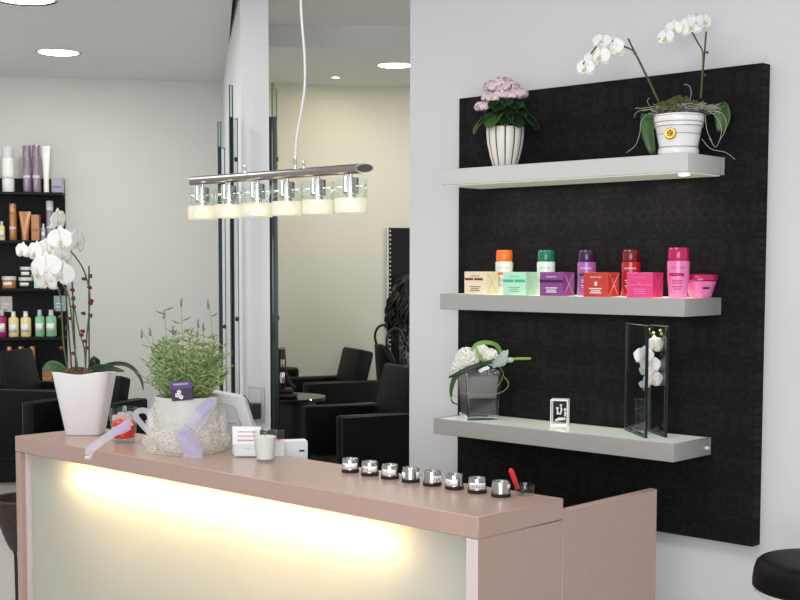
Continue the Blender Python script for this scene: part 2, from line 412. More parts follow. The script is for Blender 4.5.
# ------------------------------------------------------------------ reception counter
CT = .8866
kx0, kx1, ky0, ky1 = -1.343, 1.2168, -1.38, -.9661
ctr = thing('reception_counter', 'long taupe reception counter with glowing frosted glass front', 'reception counter', ((kx0+kx1)/2,(ky0+ky1)/2,0))
ox, oy = -(kx0+kx1)/2, -(ky0+ky1)/2
def K(mb, name, m, parent=ctr, **k): return obj(name, mb, m, parent, **k)
def cb(x0,x1,y0,y1,z0,z1,r=.002): return MB().rbox(x0+ox,x1+ox,y0+oy,y1+oy,z0,z1,r,1)
K(cb(kx0,kx1,ky0,ky1,CT-.0667,CT,.0025), 'countertop', 'taupe')
K(cb(kx0,kx0+.037,ky0+.001,ky1-.002,0,CT-.0675), 'end_panel', 'taupe')
K(cb(kx1-.046,kx1-.002,ky0+.001,ky1-.002,0,CT-.0675), 'end_panel', 'taupe')
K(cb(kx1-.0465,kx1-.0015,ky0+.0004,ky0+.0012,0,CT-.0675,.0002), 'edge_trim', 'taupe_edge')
fr = MB(); fr.rbox(kx0+.038+ox,kx0+.066+ox,ky0+.022+oy,ky0+.075+oy,.06,CT-.068,.001,1)
K(fr, 'glass_trim', 'taupe_edge')
K(cb(kx0+.066,kx1-.047,ky0+.036,ky0+.044,.06,CT-.069,.0008), 'front_glass', 'frosted')
K(cb(kx0+.038,kx1-.047,ky0+.03,ky0+.10,0,.058), 'plinth', 'taupe')
K(cb(kx0+.038,kx1-.047,-1.225,-1.205,.06,CT-.068), 'back_panel', 'back_dark')
K(cb(kx0+.10,kx1-.10,-.99,-.972,.0,CT-.068), 'modesty_panel', 'taupe')
tb = MB().tube([(-.94+ox,-1.292+oy,.745),(.850+ox,-1.292+oy,.745)],.013,14)
K(tb, 'light_tube', 'tube_warm')
K(cb(kx0+.02,kx1-.032,ky1+.001,-.50,.70,.72), 'work_surface', 'taupe')
K(cb(kx0,kx0+.018,ky1+.001,-.50,0,.72), 'end_panel', 'taupe')
K(cb(kx1-.030,kx1-.001,ky1-.0015,-.4213,0,.2337+ZB), 'return_panel', 'taupe')
# ------------------------------------------------------------------ pendant lamp over the counter
px0, px1, pz = -.3900, .5450, 1.9300
pl = thing('pendant_lamp', 'long brushed-steel pendant bar with six glass shades over the counter', 'pendant lamp', (.084,-1.17,pz))
bar = MB(); n = 24; r = .0162
vs = []
for e, xe in ((0, px0-.084), (1, px1-.084)):
    for rr in (r, r*.82):
        for i in range(n):
            a = 2*pi*i/n; y, z = rr*cos(a), rr*sin(a); vs.append((xe + (1.7*y if e else -.9*y), y, z))
fs = []
for i in range(n):
    j = (i+1) % n
    fs += [(i, j, 2*n+j, 2*n+i), (n+i, n+j, 3*n+j, 3*n+i), (i, j, n+j, n+i), (2*n+i, 2*n+j, 3*n+j, 3*n+i)]
bar.add(vs, fs); bo = obj('bar', bar, 'brushed', pl)
br_ = MB(); br_.add([(xe+.0005*(1 if e else -1)+(1.7*r*.84*cos(2*pi*i/n) if e else -.9*r*.84*cos(2*pi*i/n)), r*.84*cos(2*pi*i/n), r*.84*sin(2*pi*i/n)) for e,xe in ((1,px1-.084+.0004),) for i in range(n)],[tuple(range(n))]); obj('bore_shadow', br_, 'shadow_dark', bo)  # flat near-black disc paints the shade inside the hollow bar end
cab = smooth_path([(x-.041,y,z) for x,y,z in [(.163,0,.05),(.165,.0,.07),(.172,0,.13),(.195,0,.21),(.212,0,.29),(.2125,0,.40),(.199,0,.52),(.193,0,.66),(.192,0,CEIL_HI-pz-.02)]],5)
obj('cable', MB().tube(cab,.0042,8), 'cord', pl)
obj('ceiling_rose', MB().lathe([(.001,-.03),(.03,-.03),(.05,-.006),(.05,0)],24,(.151,0,CEIL_HI-pz)), 'brushed', pl)
for xx, hh in ((.122,.045),(.165,.027),(-.150,.030)):
    obj('bar_fitting', MB().lathe([(.006,0),(.006,hh-.005),(.004,hh),(.001,hh+.003)],12,(xx,0,r-.002)), 'chrome', pl)
for i in range(6):
    x = -.314 + i*.1590 - .084
    sk = MB().lathe([(.006,.0),(.006,-.012),(.025,-.014),(.026,-.018),(.026,-.066),(.022,-.070),(.001,-.070)],24,(x,0,-r+.002))
    so = obj('lamp_holder', sk, 'steel', pl)
    obj('spindle', MB().lathe([(.012,-.010),(.0125,-.058),(.010,-.060)],16,(x,-.024,-r)), 'chrome', so)
    obj('collar', MB().lathe([(.014,-.070),(.017,-.073),(.017,-.082),(.011,-.086),(.001,-.086)],16,(x,0,-r)), 'chrome', so)
    obj('bulb', MB().lathe([(.010,-.086),(.017,-.097),(.030,-.116),(.031,-.119),(.024,-.123),(.001,-.125)],24,(x,0,-r)), 'bulb_warm', so)
    R0, zt, zb, zf = .0555, -.034, -.146, -.097
    pr = [(R0,zf),(R0,zt),(R0-.004,zt),(R0-.004,zf)]
    sh = obj('glass_shade', MB().lathe(pr,36,(x,0,0),caps=False), 'glass', pl)
    obj('frosted_band', MB().lathe([(R0,zf),(R0,zb),(R0-.004,zb),(R0-.004,zf)],36,(x,0,0),caps=False), 'frosted_shade', sh)
    obj('shade_pin', MB().tube([(x-.062,0,-.058),(x-.022,0,-.058)],.003,8).tube([(x+.022,0,-.058),(x+.062,0,-.058)],.003,8).ball((x-.062,0,-.058),.006,8,6).ball((x+.062,0,-.058),.006,8,6), 'chrome', sh)

# ------------------------------------------------------------------ flowers used by both orchids
def petal(mb, ang, L, wd, cup, y0=0, nu=7, nv=6, tip=.75, X=None):
    ca, sa = cos(ang), sin(ang)
    def f(u, v):
        t = v; w = wd*(sin(pi*min(1, t**tip*.97+.02)))**.7; q = (u-.5)*w
        rr = L*t; x, z = rr*ca - q*sa, rr*sa + q*ca
        y = y0 + cup*(t*t) - .35*cup*abs(u-.5)*2*t + .0012*sin(9*t+u*6)
        return (x, y, z)
    mb.grid(f, nu, nv, X)
def orchid_flower(R, X, lipm='lip_orange', name='flower', parent=None, pm='petal_white'):
    mb = MB()
    for a, L, w, c, y0 in ((90,1,.80,.10,.004),(215,1,.78,.12,.004),(325,1,.78,.12,.004),(14,1.05,1.42,.06,-.001),(166,1.05,1.42,.06,-.001)):
        petal(mb, RAD(a), R*L, R*w, R*c, y0)
    mb.v = [tuple(X @ V(p)) for p in mb.v]
    o = obj(name, mb, pm, parent, solid=.0012, ang=80)
    lp_ = MB().ball((0,-.006,-.004),R*.08,8,6).ball((R*.09,-.008,-.008),R*.055,8,6).ball((-R*.09,-.008,-.008),R*.055,8,6)
    lp_.ribbon([(0,-.006,-.006),(0,-.016,-.016),(0,-.014,-R*.32)],[R*.10,R*.17,R*.05],side=(1,0,0))
    lp_.v = [tuple(X @ V(p)) for p in lp_.v]
    obj('lip', lp_, lipm, o, solid=.001)
    return o

# ------------------------------------------------------------------ white orchid in the tapered white pot
S_ = 1/231.
op = thing('potted_orchid', 'white orchid with red stem clips in a tapered white pot on the counter', 'potted plant', V((-1.17,-1.11,CT+.0005))-RH*.028, YAW)
def O(px, py, y=0): return V(((px-84.5)*S_, y, (434.5-py)*S_))
def sqpot(zt, dip):
    rows = [(.078,0,0),(.082,.004,0),(.134,zt,1),(.129,zt+.001,1),(.125,zt-.004,1),(.108,zt-.05,.8)]
    def rad(a, k): return 1/(abs(cos(a))**5+abs(sin(a))**5)**(1/5.)
    mb = MB(); n = 64
    vs = []; fs = []
    for r_, z, w in rows:
        for i in range(n):
            a = 2*pi*i/n; q = r_*rad(a,0); vs.append((q*cos(a+0)*.93, q*sin(a)*.9, z - dip*w*(cos(2*a)**2)))
    for k in range(len(rows)-1):
        for i in range(n):
            j = (i+1) % n; fs.append((k*n+i,k*n+j,(k+1)*n+j,(k+1)*n+i))
    fs.append(tuple(reversed(range(n)))); fs.append(tuple(range((len(rows)-1)*n,len(rows)*n)))
    mb.add(vs, fs); return mb
obj('pot', sqpot(.274,.011), 'porcelain', op, ang=50)
ms = MB()
for i in range(170):
    a, q = random.uniform(0,2*pi), .085*sqrt(random.random())
    ms.ball((q*cos(a)-.005, q*sin(a), .253+random.uniform(0,.022)), random.uniform(.006,.015), 7, 5)
obj('bark_mulch', ms, 'bark', op)
def stem(pts, r=.0034, m='stem_green', name='stem'):
    return obj(name, MB().tube(smooth_path(pts,5), r, 8), m, op)
stem([O(70,376,-.03),O(66,345,-.035),O(64.5,318,-.03),O(63,296,-.03),O(56,278,-.04),O(47,262,-.05)])
stem([O(80,374,-.03),O(76,345,-.03),O(74,318,-.03),O(71,296,-.03),O(66,286,-.04),O(61,280,-.05),O(50,262,-.05)])
stem([O(85,374,.0),O(86,342,.01),O(88.5,318,.01),O(90,297,.01),O(87,278,.0),O(81,264,-.01),O(70,250,-.02),O(56,240,-.02)])
stem([O(84,374,.02),O(83,350,.02),O(78,330,.015),O(75,308,.0),O(73,298,.0)],.003)
for a_, b_ in (((71,376),(66.5,302)),((75,376),(72.5,279)),((88,376),(89.5,268))):
    stem([O(*a_,.012),O((a_[0]+b_[0])/2,(a_[1]+b_[1])/2,.012),O(*b_,.012)],.0034,'stake_dark','stake')
for x, y in ((75.5,308),(71,319.5),(62.5,318.5),(63,349),(74,354),(88,348.5),(92,304.5),(93,302),(85,314.5),(82.5,335.5),(86,342),(84,332),(86,280.5),(91.5,289),(74.5,291.5)):
    t_ = MB().ball(O(x,y,-.02),.0090,8,6,sc=(1.25,1,.8)).ball(O(x+1.4,y+.8,-.024),.006,8,6)
    obj('clip', t_, 'red_clip', op)
for x, y in ((74.5,300),(91.5,278),(91,317),(68,329),(67.5,295)):
    obj('clip', MB().rbox(-.008,.008,-.008,.008,-.009,.009,.003,1,T(O(x,y,-.005))), 'stake_dark', op)
FL = [  # px, py, radius px, turn about z, tilt about x, depth
 (60.5,224,11,70,10,-.02),(62,243,12.5,-15,5,-.05),(79.5,244,12,75,0,-.03),(24.5,253.5,8,-32,0,-.05),(37,255,10.5,-40,0,-.045),
 (50,252.5,11,40,-12,-.03),(64,257,11,55,5,-.035),(48.5,269.5,14,-8,4,-.075),(62,276.5,13,25,10,-.06),(47,284,11.5,-20,30,-.055),(36,274,8.5,-60,10,-.06)]
for x, y, rp, rz, rx, dy in FL:
    orchid_flower(rp*S_*1.12, T(O(x,y,dy-.02)+V((-.28*(dy-.02),0,0))) @ RZ(RAD(rz)) @ RX(RAD(rx)) @ RY(RAD(random.uniform(-12,12))), 'lip_orange', parent=op)
for x, y in ((60,257),(66,236)): obj('bud', MB().ball(O(x,y,-.03),.012,10,8,sc=(1,1,1.25)), 'petal_white', op)
def oleaf(pts, ws, fold=.12, m='leaf_dark'):
    p = smooth_path(pts,5); k = len(p); obj('leaf', MB().ribbon(p,[max(.002,max(ws)*(sin(pi*(i/(k-1))**.8*.97+.05))**.6) for i in range(k)],None,fold), m, op, solid=.002)
oleaf([O(70,378,-.03),O(62,369,-.04),O(54,366,-.05),O(46,371,-.06)],[.048],m='leaf_green')
oleaf([O(88,374,-.05),O(100,368,-.06),O(113,368,-.07),O(127,371,-.07)],[.030])
oleaf([O(90,376,.0),O(104,367,.0),O(120,364.5,.0),O(132,369,.0),O(140,380,.0),O(142.5,391,.0)],[.018])
oleaf([O(86,372,.05),O(92,362,.05),O(92,370,.06),O(90,376,.06)],[.04],m='leaf_dark')

# ------------------------------------------------------------------ lavender pot with tulle and bow
LV = V((-.463,-1.075,CT+.0005)) - RH*.046 - FH*.02
lv = thing('potted_lavender', 'bushy lavender in a cream pot wrapped in white tulle', 'potted plant', LV, YAW)
ls = 1/252.
def Lp(px, py, y=0): return V(((px-189)*ls, y, (450-py)*ls))
obj('pot', MB().lathe([(.108,0),(.112,.003),(.126,.212),(.122,.213),(.118,.205),(.116,.18)],56), 'cream_pot', lv)
obj('soil', MB().lathe([(.001,.195),(.116,.195)],32), 'soil', lv)
fo = MB()
rnd = random.Random(3)
for i in range(120):
    a, q = rnd.uniform(0,2*pi), .085*sqrt(rnd.random()); bx, by = q*cos(a), q*sin(a)
    ht = rnd.uniform(.09,.275)*(1-.22*q/.085); lean = rnd.uniform(.5,1.35)
    tip = V((bx + cos(a)*q*lean*.95 + rnd.uniform(-.025,.025), by+sin(a)*q*lean*.6, .20+ht)); base = V((bx*.8,by*.8,.197))
    mid = (base+tip)/2 + V((cos(a)*.012, sin(a)*.012, 0))
    pth = smooth_path([base,mid,tip],4); fo.mi = 0; fo.tube(pth,.0014,4)
    for j, p in enumerate(pth):
        if j < 1: continue
        for sgn in range(4):
            b_ = rnd.uniform(0,2*pi); ln = rnd.uniform(.022,.050)
            dr = V((cos(b_), sin(b_), rnd.uniform(.3,1.1))).normalized()
            fo.mi = 0 if rnd.random() < .62 else 1
            fo.ribbon([p, p+dr*ln*.55, p+dr*ln + V((0,0,-.004))],[.0022,.0046,.0006],None,0,nx=1)
f_ = obj('foliage', fo, ['lavender_leaf','lavender_dark'], lv, ang=80); f_['kind'] = 'stuff'
for bx, pts in ((0,[(187,375),(185.5,340),(184.8,318),(184.5,301)]),(0,[(171,370),(170,345),(168.5,322),(167.5,313)]),(0,[(214,370),(214.5,345),(214,322),(211,303)]),
                (0,[(157,360),(153,345),(148,336),(145,332)]),(0,[(160,360),(157.5,345),(155,336),(153.5,330)]),(0,[(197,360),(199,345),(200,332),(201,322)]),
                (0,[(205,360),(206,345),(206,332),(206,325)]),(0,[(176,360),(175,345),(175.5,335),(176,328)])):
    p = smooth_path([Lp(x,y,rnd.uniform(-.03,.03)*0-.02) for x, y in pts],4)
    s_ = obj('flower_spike', MB().tube(p,.0016,5), 'lavender_leaf', lv)
    hb = MB(); tp = p[-1]
    for k in range(7):
        hb.ball(tp+V((rnd.uniform(-.0025,.0025),rnd.uniform(-.002,.002),-.024+k*.0045)),.0052-.0004*k,6,5)
    obj('flower_bud', hb, 'lavender_bud', s_)
for x, y, d in ((184.8,322,10),(167.8,312,10),(213,318,8),(184,325,-10),(169,316,-10)):
    c0 = Lp(x,y,-.02); obj('leaf', MB().ribbon([c0, c0+V((d*ls*.5,0,.006)), c0+V((d*ls,0,.016))],[.002,.006,.001],None,0,nx=2), 'lavender_dark', lv, solid=.0006)
# purple plant tag
tg = thing('plant_tag', 'small purple card tag tucked into the lavender pot', 'plant tag', LV + RH*.002 - FH*.1310 + V((0,0,.207)), YAW-RAD(4)); tg.rotation_euler.y = RAD(-5)
obj('card', MB().rbox(-.041,.041,0,.002,0,.074,.0008,1), 'tag_dark', tg)
obj('title_band', MB().box(-.041,.041,-.0012,-.0002,.046,.074), 'tag_purple', tg, smooth=False)
obj('print_line', MB().box(-.030,.028,-.0018,-.0013,.060,.067), 'p_lilac_grey', tg, smooth=False)
fl = MB()
for cx, cz in ((-.018,.022),(-.004,.014),(-.010,.033)):
    for i in range(5): fl.ball((cx+.0058*cos(i*1.257),-.0008,cz+.0058*sin(i*1.257)),.0036,7,5,sc=(1,.2,1))
obj('flower_print', fl, 'print_white', tg)
# tulle gathered round the foot of the pot: crumpled layers of netting
def crumple(r0, out, hgt, seed, squash=1):
    def f(u, v):
        a = u*2*pi; fr_ = max(0, -sin(a)); c = V((cos(a), sin(a), 0))
        n1 = NZ.noise(V((c.x*2.6+seed, c.y*2.6, v*2.2))); n2 = NZ.noise(V((c.x*8+seed, c.y*8, v*5))); n3 = abs(NZ.noise(V((c.x*5, c.y*5+seed, v*3.5))))
        bul = sin(pi*min(1, v*1.02+.02))**.7
        r_ = r0 + out*(.35+.65*fr_)*bul*(.75+.9*n1) + .016*n2*bul - .016*n3*bul + .045*fr_*(1-v)**3 + .008
        z = .003 + v*hgt*(1+.55*n1+.2*n2*bul) + .010*n2*bul
        return (max(.1305, r_)*cos(a), max(.1305, r_)*sin(a)*.98, max(.002+.002*n3, z))
    return f
tu = MB().grid(crumple(.130,.050,.145,0), 220, 30, wrap=True)
tu.grid(crumple(.131,.070,.085,7.3), 160, 20, wrap=True)
tl = obj('tulle_wrap', tu, 'tulle', loc=LV+V((0,0,.0005)), rotz=YAW, ang=70); tag(tl, 'crumpled white tulle netting gathered around the cream pot', 'tulle')
bw = thing('ribbon_bow', 'lilac and white organza ribbon bow draped over the tulle', 'ribbon', LV + V((0,0,.001)), YAW)
def rib(name, pts, w, m, fold=.1, side=None):
    p = smooth_path(pts,7); obj(name, MB().ribbon(p,w,side,fold,nx=5), m, bw, solid=.0008, ang=80)
def Bp(px, py, y): return V(((px-189)*ls, y, max(.012, (450-py)*ls)))
rib('ribbon_tail',[Bp(141,418,-.15),Bp(130,425,-.19),Bp(117,434,-.23),Bp(108,441,-.25),Bp(105,451,-.245),Bp(104,455,-.24)],.030,'organza',.15)
rib('ribbon_tail',[Bp(160,430,-.15),Bp(152,420,-.165),Bp(146,411,-.165),Bp(151,407,-.155),Bp(158,410,-.15),Bp(161,425,-.15)],.022,'organza',.2)
rib('ribbon_tail',[Bp(126,426,-.21),Bp(134,424,-.19),Bp(140,421,-.17)],.034,'organza_lilac',.1)
rib('ribbon_loop',[Bp(198,425,-.16),Bp(205,412,-.165),Bp(214,403,-.15),Bp(219,398,-.135),Bp(216,404,-.13),Bp(209,416,-.14),Bp(200,428,-.15)],.036,'organza',.15)
rib('ribbon_loop',[Bp(207,409,-.17),Bp(213,403,-.16),Bp(219,399,-.145)],.040,'organza_lilac',.12)
rib('ribbon_loop',[Bp(190,424,-.17),Bp(194,430,-.20),Bp(202,438,-.215),Bp(207,446,-.21)],.052,'organza_lilac',.22)
rib('ribbon_tail',[Bp(192,428,-.175),Bp(198,440,-.205),Bp(205,450,-.22),Bp(211,458,-.222),Bp(203,461,-.22),Bp(193,459,-.21)],.046,'organza',.22)
obj('ribbon_knot', MB().ball(Bp(193,427,-.19),.016,12,8,sc=(1.1,.7,.9)), 'organza_lilac', bw)

# ------------------------------------------------------------------ glass with red filling
def tumbler(r0, r1, h, t=.0022, base=.008, c=(0,0,0)):
    return MB().lathe([(.001,0),(r0*.96,0),(r0,.002),(r1,h),(r1-t,h),(r0-t+.0004,base),(.001,base)],40,c)
rg = thing('glass_tumbler', 'clear tumbler holding red jelly and ice beside the orchid pot', 'glass', V((-.835,-1.165,CT+.0005))-RH*.012, YAW)
obj('glass', tumbler(.046,.060,.143), 'glass', rg)
obj('glass_base', MB().lathe([(.001,.001),(.044,.001),(.045,.012),(.001,.014)],32), 'vase_glass', rg)
obj('red_filling', MB().lathe([(.001,.018),(.042,.018),(.049,.075),(.044,.086),(.018,.100),(.001,.094)],32,rad=lambda a,k: 1+.03*sin(3*a+k)), 'red_jelly', rg)
ic = MB()
for x, y, z, a in ((.014,-.03,.092,.3),(-.026,-.018,.100,.8),(.034,.002,.090,1.2),(.004,.022,.104,.5),(.022,.016,.110,.9),(-.008,-.012,.112,.2),(-.034,.010,.094,.6)): ic.rbox(-.013,.013,-.013,.013,-.011,.011,.004,2,T((x,y,z)) @ RZ(a) @ RX(a))
obj('ice', ic, 'ice', rg)

# ------------------------------------------------------------------ white desk device, card holder, candle, box
dv = thing('desk_device', 'white angular plastic device with cut corners behind the lavender pot', 'device', V((-.487,-.965,.7208))-RH*.038+FH*.135, YAW-RAD(2))
UP = CT - .7203 - .016
def up(pr): return [(x, z+UP) for x, z in pr]
def extr(mb, prof, y0, y1, X=None):
    n = len(prof); mb.add([(x,y0,z) for x,z in prof]+[(x,y1,z) for x,z in prof],[tuple(range(n)),tuple(reversed(range(n,2*n)))]+[(i,n+i,n+(i+1)%n,(i+1)%n) for i in range(n)],X); return mb
obj('shell', extr(MB(),[(-.11,0),(.145,0)]+up([(.168,.05),(.127,.185),(.107,.202),(-.02,.224),(-.11,.224)]),0,.07), 'device_white', dv, smooth=False, bevel=.005)
obj('recess_panel', extr(MB(),up([(-.095,-.05),(.100,-.05),(.116,.06),(.088,.148),(.072,.160),(-.02,.178),(-.095,.178)]),-.003,.001), 'device_grey', dv, smooth=False, bevel=.001)
obj('seam', MB().tube([(x,-.004,z+UP) for x,z in ((-.095,.181),(-.02,.181),(.075,.163),(.091,.150),(.119,.060))],.0013,6), 'print_grey', dv)
obj('slot', MB().tube([(x,-.004,z+UP) for x,z in ((.0,.092),(.035,.090),(.095,.091))],.0013,6), 'print_grey', dv)
ch = thing('card_holder', 'clear acrylic holder filled with white business cards by the candle', 'card holder', (-.165,-1.085,CT+.0005), YAW-RAD(3))
obj('holder', MB().rbox(-.052,.045,-.022,.032,0,.004,.001,1).rbox(-.052,.045,-.026,-.023,0,.052,.001,1).rbox(-.052,-.049,-.022,.032,.004,.046,.001,1).rbox(.042,.045,-.022,.032,.004,.046,.001,1), 'acrylic', ch)
obj('card_stack', MB().rbox(-.046,.040,-.019,.016,.005,.058,.0006,1), 'paper', ch)
obj('logo_print', MB().tube([(-.004,-.0195,.031),(.004,-.0195,.036),(.014,-.0195,.031)],.0009,5), 'print_grey', ch)
wc = thing('card_sign', 'white printed card propped behind the acrylic holder', 'card', (-.210,-1.050,CT+.0005), YAW-RAD(3))
obj('card', MB().rbox(-.055,.055,-.001,.001,0,.108,.0004,1), 'paper', wc)
for k, (z, w, mm) in enumerate(((.086,.07,'print_grey'),(.070,.075,'pink_print'),(.054,.07,'pink_print'))):
    obj('print_line', MB().box(-.035,-.035+w,-.0022,-.0012,z,z+.003), mm, wc, smooth=False)
bc = thing('card_sign', 'black-topped pink lettered card behind the candle glass', 'card', V((-.098,-.995,CT+.0005))-RH*.012-FH*.006, YAW-RAD(3))
obj('card', MB().rbox(-.052,.040,-.001,.001,0,.100,.0004,1), 'device_white', bc)
obj('card_header', MB().box(-.052,.040,-.0024,-.0012,.066,.100), 'print_black', bc, smooth=False)
obj('script_print', MB().tube(smooth_path([(x,y,z-.018) for x,y,z in [(-.035,-.003,.078),(-.026,-.003,.088),(-.018,-.003,.076),(-.008,-.003,.088),(.0,-.003,.077),(.010,-.003,.086),(.024,-.003,.080)]],4),.0022,5), 'p_pink', bc)
cd = thing('candle_glass', 'small glass with a white candle at the centre of the counter', 'candle', (-.030,-1.112,CT+.0005), YAW)
obj('glass', tumbler(.034,.045,.116,.002,.010), 'glass', cd)
obj('wax', MB().lathe([(.001,.0105),(.032,.0105),(.0405,.092),(.036,.094),(.001,.092)],32), 'wax', cd)
obj('wick', MB().tube([(0,0,.092),(.001,0,.100),(.004,0,.106)],.0012,6), 'print_black', cd)
wb = thing('carton', 'small white carton behind the candle glass, against the dark chairs', 'box', V((-.030,-.895,.7208))-RH*.074+FH*.045, YAW+RAD(14))
obj('box_body', MB().rbox(-.06,.068,-.004,.06,0,.212,.003,2), 'device_white', wb)
obj('lid_flap', MB().box(-.058,.066,-.002,.058,.2122,.2135), 'paper', wb, smooth=False)
obj('print_mark', MB().box(.035,.055,-.0055,-.0042,.172,.179), 'print_black', wb, smooth=False)

# ------------------------------------------------------------------ eight steel tester jars
LABS = [('M',-60,60,-48),('AN',-55,62,-34),('SA',-58,45,-30),('',-85,-38,0),('NA',8,80,34),('SA',-75,22,-42),('NARDO',-58,58,0),('',42,80,0)]
JL = ['first steel tester jar, nearest the white candle','second steel tester jar in the row from the candle, lettered AN','third steel tester jar in the row from the candle','fourth steel jar from the candle, bare metal in the middle between label ends',
      'fifth steel jar from the candle, label starting with NA','sixth steel jar from the candle, white label on its left half','seventh steel jar from the candle, lettered NARDO','last steel jar in the row, nearest the red-handled brush']
def sector(r, z0, z1, a0, a1, n=14):
    def f(u, v): a = RAD(a0+(a1-a0)*u); return (r*sin(a), -r*cos(a), z0+(z1-z0)*v)
    return MB().grid(f, n, 2)
for i in range(8):
    jx = .3737 + i*.0974
    j = thing('tester_jar', JL[i], 'jar', (jx,-1.068-.0012*i,CT+.0004), YAW-RAD(2), 'steel tester jars in a row on the counter')
    obj('rubber_foot', MB().lathe([(.001,0),(.030,0),(.031,.002),(.031,.009),(.029,.011),(.001,.011)],36), 'rubber', j)
    obj('body', MB().lathe([(.029,.011),(.0278,.046),(.0268,.0485),(.0225,.049),(.021,.0455),(.001,.0455)],36), 'steel', j)
    s, a0, a1, at = LABS[i]
    lo = obj('label', sector(.0294,.0145,.034 if i != 7 else .036,a0,a1) if i != 7 else sector(.0290,.028,.040,a0,a1), 'paper', j, solid=.0004)
    if i == 3: obj('label', sector(.0294,.0145,.036,40,85), 'paper', j, solid=.0004)
    if s: obj('lettering', text_mb(s,size=.018,width=.050,X=T((0,0,.024)),wrap=(.0299,RAD(at))), 'print_grey' if s in ('SA','M') else 'print_black', lo, smooth=False)
gl = thing('glass_tumbler', 'short empty glass holding a red brush at the counter end', 'glass', (1.094,-1.005,CT+.0005), YAW)
obj('glass', tumbler(.030,.034,.034,.002,.006), 'glass', gl)
br = thing('lip_brush', 'red-handled brush leaning in the short glass', 'brush', V((1.094,-1.005,CT+.007))-RH*.010, YAW)
obj('handle', MB().tube(smooth_path([(-.012,-.004,.014),(-.022,-.006,.040),(-.030,-.006,.062),(-.037,-.006,.078)],5),[.0065]*4+[.0085]*6+[.0085]*4+[.007,.004],10), 'red_plastic', br)
obj('bristle', MB().tube([(.008,0,.001),(-.003,-.002,.006),(-.0115,-.004,.013)],[.0035,.0045,.005],8), 'print_black', br)

# ------------------------------------------------------------------ products on the middle shelf
zs = Z2 - .001
def pbox(name, X, Y, w, d, h, label, body, band, txt, tcol, rot, zrange=None):
    c = cos(rot); s = sin(rot); cx = X - (c*w/2 + s*d/2)*1; cy = Y - (s*w/2 - c*d/2)
    b = thing('product_box', label, 'product box', (cx, cy, zs), rot, 'product boxes on the middle shelf')
    obj('carton', MB().rbox(-w/2,w/2,-d/2,d/2,0,h,.0012,1), body, b)
    if band:
        for (x0, x1, z0, z1) in band[1]: obj('band', MB().box(x0*w-w/2,x1*w-w/2,-d/2-.0008,-d/2-.0001,z0*h,z1*h), band[0], b, smooth=False)
    obj('lettering', text_mb('KERASTASE',width=w*.42,X=T((0,-d/2-.0012,h*.80))), tcol, b, smooth=False)
    for z, ww in ((.32,.5),(.23,.38),(.15,.46)): obj('print_line', MB().box(-w*ww/2,w*ww/2,-d/2-.001,-d/2-.0001,z*h,z*h+.0035), tcol, b, smooth=False)
    if tcol != 'print_grey':
        obj('edge_crease', MB().tube([(w/2+.0005,-d/2+.01,h*.95),(w/2+.0005,0,h*.5),(w/2+.0005,d/2-.008,h*.92)],.0004,5).tube([(w/2+.0005,-d/2+.01,h*.06),(w/2+.0005,0,h*.5),(w/2+.0005,d/2-.01,h*.06)],.0004,5), tcol, b)
    return b
r7 = RAD(9)
pbox('b',.339,-.284,.100,.095,.091,'cream product box with a brown band, first box on the shelf','p_cream',('p_brown_band',((.03,.42,.62,.72),(.46,.86,.62,.72))),'', 'p_copper',r7)
pbox('b',.535,-.284,.100,.095,.090,'mint green product box with a green band','p_mint',('p_green_band',((.02,.48,.56,.68),(.53,.97,.56,.68))),'', 'p_leaf_bottle',r7)
pbox('b',.711,-.284,.098,.095,.090,'purple product box with a dark band','p_purple',('p_deep_purple',((0,.48,.56,.68),(.5,1,.56,.68))),'', 'print_white',r7)
pbox('b',.912,-.284,.100,.095,.090,'orange-red product box with white print','p_red',('p_pearl',((.46,.56,.46,.62),)),'', 'print_white',r7)
pbox('b',1.099,-.284,.098,.095,.090,'bright pink product box standing next to the pink bottle','p_pink',('p_rose',((0,1,.50,.52),(.47,.53,.5,.62))),'', 'p_rose',r7)
def bottle(X, Y, H, R, label, body, cap, band, tcol, taper=.88):
    b = thing('shampoo_bottle', label, 'bottle', (X,Y,zs), YAW-.12, 'shampoo bottles on the middle shelf')
    hb = H*.735
    obj('body', MB().lathe([(.001,0),(R*taper*.96,0),(R*taper,.003),(R*.97,hb*.55),(R,hb*.92),(R*.985,hb),(R*.86,hb+.002),(.001,hb+.003)],40), body, b)
    obj('cap', MB().lathe([(R*.86,hb+.0015),(R*.90,hb+.004),(R*.93,H*.80),(R*.92,H*.95),(R*.84,H),(.001,H+.001)],40), cap, b)
    rr = R*1.004
    obj('lettering', text_mb('KERASTASE',width=R*1.25,X=T((0,0,hb*.82)),wrap=(rr,-.15)), tcol, b, smooth=False)
    if band: obj('band', sector(rr,hb*.60,hb*.68,-55,25), band, b, solid=.0004)
    for z, ww in ((.46,30),(.40,24),(.30,28),(.24,20)): obj('print_line', sector(R*(taper+(1-taper)*min(1,z*1.5))*1.01,hb*z,hb*z+.003,-ww-10,ww-10,8), tcol, b, solid=.0003)
    return b
bottle(.309,-.132,.177,.0362,'white shampoo bottle with an orange cap','p_pearl','p_orange','p_orange','print_grey',1)
bottle(.518,-.132,.175,.0362,'pale shampoo bottle with a dark green cap','p_pearl_green','p_green',None,'print_grey',1)
bottle(.711,-.132,.173,.0360,'violet shampoo bottle with a black-purple cap','p_violet','p_deep_purple','p_deep_purple','p_pearl',1)
bottle(.909,-.132,.173,.0360,'dark red shampoo bottle with a maroon cap','p_bottle_red','p_dark_red',None,'p_pearl',1)
bottle(1.170,-.232,.177,.0395,'tall hot pink shampoo bottle with a deep pink cap','p_rose','p_deep_pink','p_deep_pink','p_deep_pink',.80)
bj = thing('cream_jar', 'flared pink cream jar with a deep pink lid at the shelf end', 'jar', (1.203,-.136,zs), YAW)
